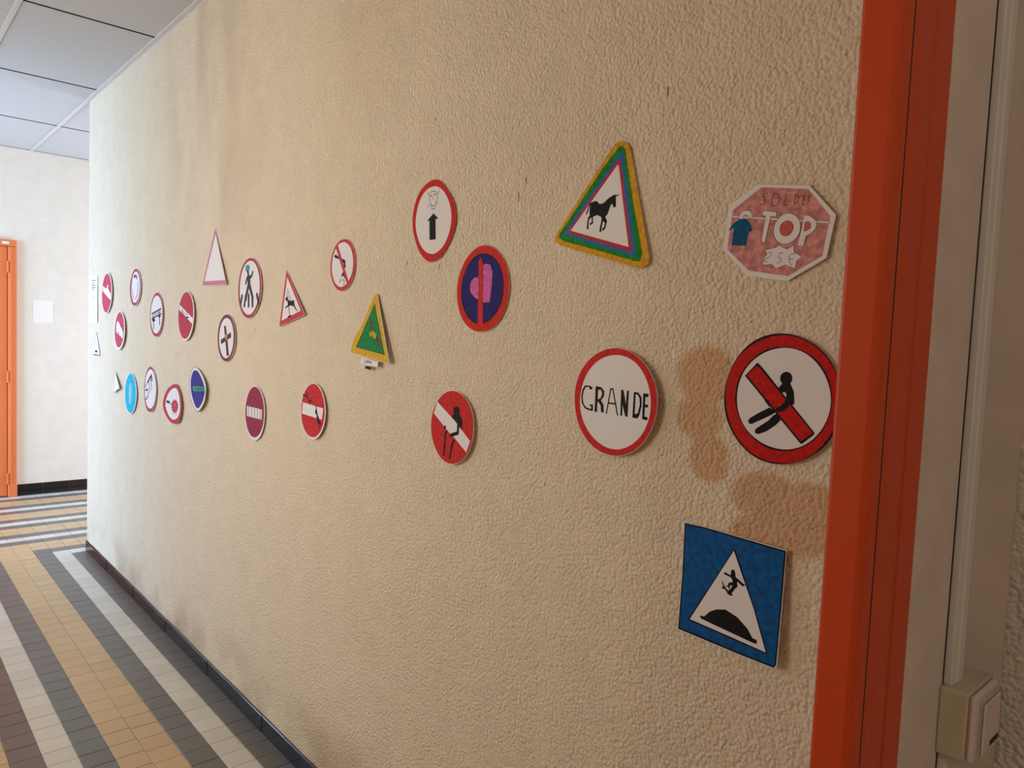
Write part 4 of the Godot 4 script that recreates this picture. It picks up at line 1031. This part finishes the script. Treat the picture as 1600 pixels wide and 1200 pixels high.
	fill("blue_field", "NAVY2", pts([-59.5,85.8,-45.2,86.7,-29.4,86,-12.9,83.1,4.7,77.3,23,69.2,40.3,60.5,56.9,51.2,72.6,41.2,85.4,31.9,94.7,24.1,101.2,16.9,105.2,9,106.8,-0.1,105.9,-10,102.4,-20.4,95.9,-31.8,86.9,-43.6,76.4,-54.6,63.5,-64.6,49,-73.7,36.3,-80.7,27.6,-84.7,20.7,-86.5,12.7,-87,2.6,-87,-8.8,-85.6,-21.6,-81.5,-36.9,-73.6,-53.7,-62.8,-69.5,-50.7,-83.9,-37.6,-97.2,-23.2,-107.2,-8.2,-113.5,7.9,-116.4,24.5,-115.7,39.7,-110.4,53.1,-101.4,65.1,-91.6,74.4,-82,80.4,-71.6,83.9]), 1)
	fill("pale_bar_outline", "MINT", pts([-78.7,1.7,-67.3,9.7,91.6,18.9,100.2,1.3,-42.3,-12,-68.3,-8.8]), 2)
	fill("green_bar", "GREEN", pts([-60,7,88,16.9,93.8,2,-36.9,-9,-60.8,-3.2]), 3)
	drawing("cyan_oval_drawing", "paper sign", "bright cyan oval sign with a pale streak in its middle", Vector3(-0.0050, 1.1911, -4.6546), 1.4, 1.0)
	sheet("P", oval(-2.9, -0.7, 139.8, 119.6))
	fill("cyan_field", "CYAN", oval(-4.1, -1.0, 127.1, 114.7), 1)
	fill("pale_streak", "AQUA", oval(-7.3, -3.7, 36.6, 64.1), 2)
	drawing("bump_triangle_drawing", "paper sign", "tiny white triangle with a red base line, just below the printed notice", Vector3(-0.0030, 1.4384, -5.4861), 0.6, 0.6)
	sheet("P", pts([-3.3,95.4,110.9,-65,-110.6,-67.2]))
	stroke("red_edge", "MAROON", [pts([-7.2,87.3,-87.6,-61.3]), pts([1.9,87.5,94.7,-56.8])], 4.0, 1)
	fill("red_base", "MAG2", pts([-83.1,-58.4,92.4,-56.4,97.6,-65.1,-84.8,-66]), 2)
	fill("black_bump", "INK", pts([-44.6,-45.4,-7,-25.8,51.2,-43.5]), 2)
	stroke("pencil_mark", "INK", [pts([-8.8,23.6,-7.2,4]), pts([-6.1,-9.3,-1,-16])], 3.0, 2)
	drawing("blank_triangle_drawing", "paper sign", "blank white paper triangle peeling off the wall, left of the cyan oval", Vector3(-0.0120, 1.2320, -4.9361), 3.0, 3.0)
	sheet("P", pts([-59.6,65.7,94.3,-25.7,73.4,-32.2,-67.9,-69.9]))
	stroke("pencil_edge", "GREY", [pts([-63,61.5,-62,-65.9]), pts([-59.3,-66.7,66.4,-31.8])], 3.0, 1)
	drawing("barcode_drawing", "paper sign", "dark crimson oval sign with a barred white strip like a fence", Vector3(-0.0050, 1.2631, -2.8726), 1.2, 1.0)
	sheet("P", oval(-2.3, -1.0, 106.4, 110.1))
	fill("crimson_disc", "CRIMSON", oval(-2.5, 2.0, 97.8, 101.6), 1)
	fill("white_strip", "W", pts([-85.6,19.8,72.6,19.9,74.1,-19.6,-80.2,-21.6]), 2)
	stroke("grey_bar", "MUD", [pts([-67.3,18.7,-62.1,-20.1]), pts([-34.5,18.2,-30.1,-19.8]), pts([-3,19.4,1.5,-19.5]), pts([27,18.8,31.3,-19.1]), pts([55.8,18.9,59.5,-18.8])], 7.0, 3)
	drawing("no_entry_drawing", "paper sign", "red oval sign with a white bar and two thin black climbing figures", Vector3(-0.0070, 1.3204, -2.3676), 1.8, 1.4)
	sheet("P", oval(-2.7, 0.9, 101.3, 98.1))
	fill("red_disc", "RED", oval(-3.2, 2.5, 94.6, 93.2), 1)
	fill("white_bar", "W", pts([-85.6,24.6,79.3,18.6,72.6,-20.6,-89.6,-16.8]), 2)
	stroke("upper_figure", "INK", [pts([-87.1,50.8,-55.2,49.3]), pts([-58.5,64.6,-53.2,49,-38.1,37.6,-28.4,25.8]), pts([-29.9,30.9,-13.6,37.7,-11.3,47.4])], 6.0, 3)
	fill("lower_figure", "INK", pts([17.6,26,22.3,26.4,31.9,8.6,36.5,-3.4,55.1,-22.2,75.7,-40.4,68.8,-41.3,58.7,-34.2,53.2,-39,63.4,-55.4,58.9,-56.5,48.8,-41.6,34.1,-24.5,30,-8.3,17.5,-3.3,17,5,23.3,8.8]), 3)
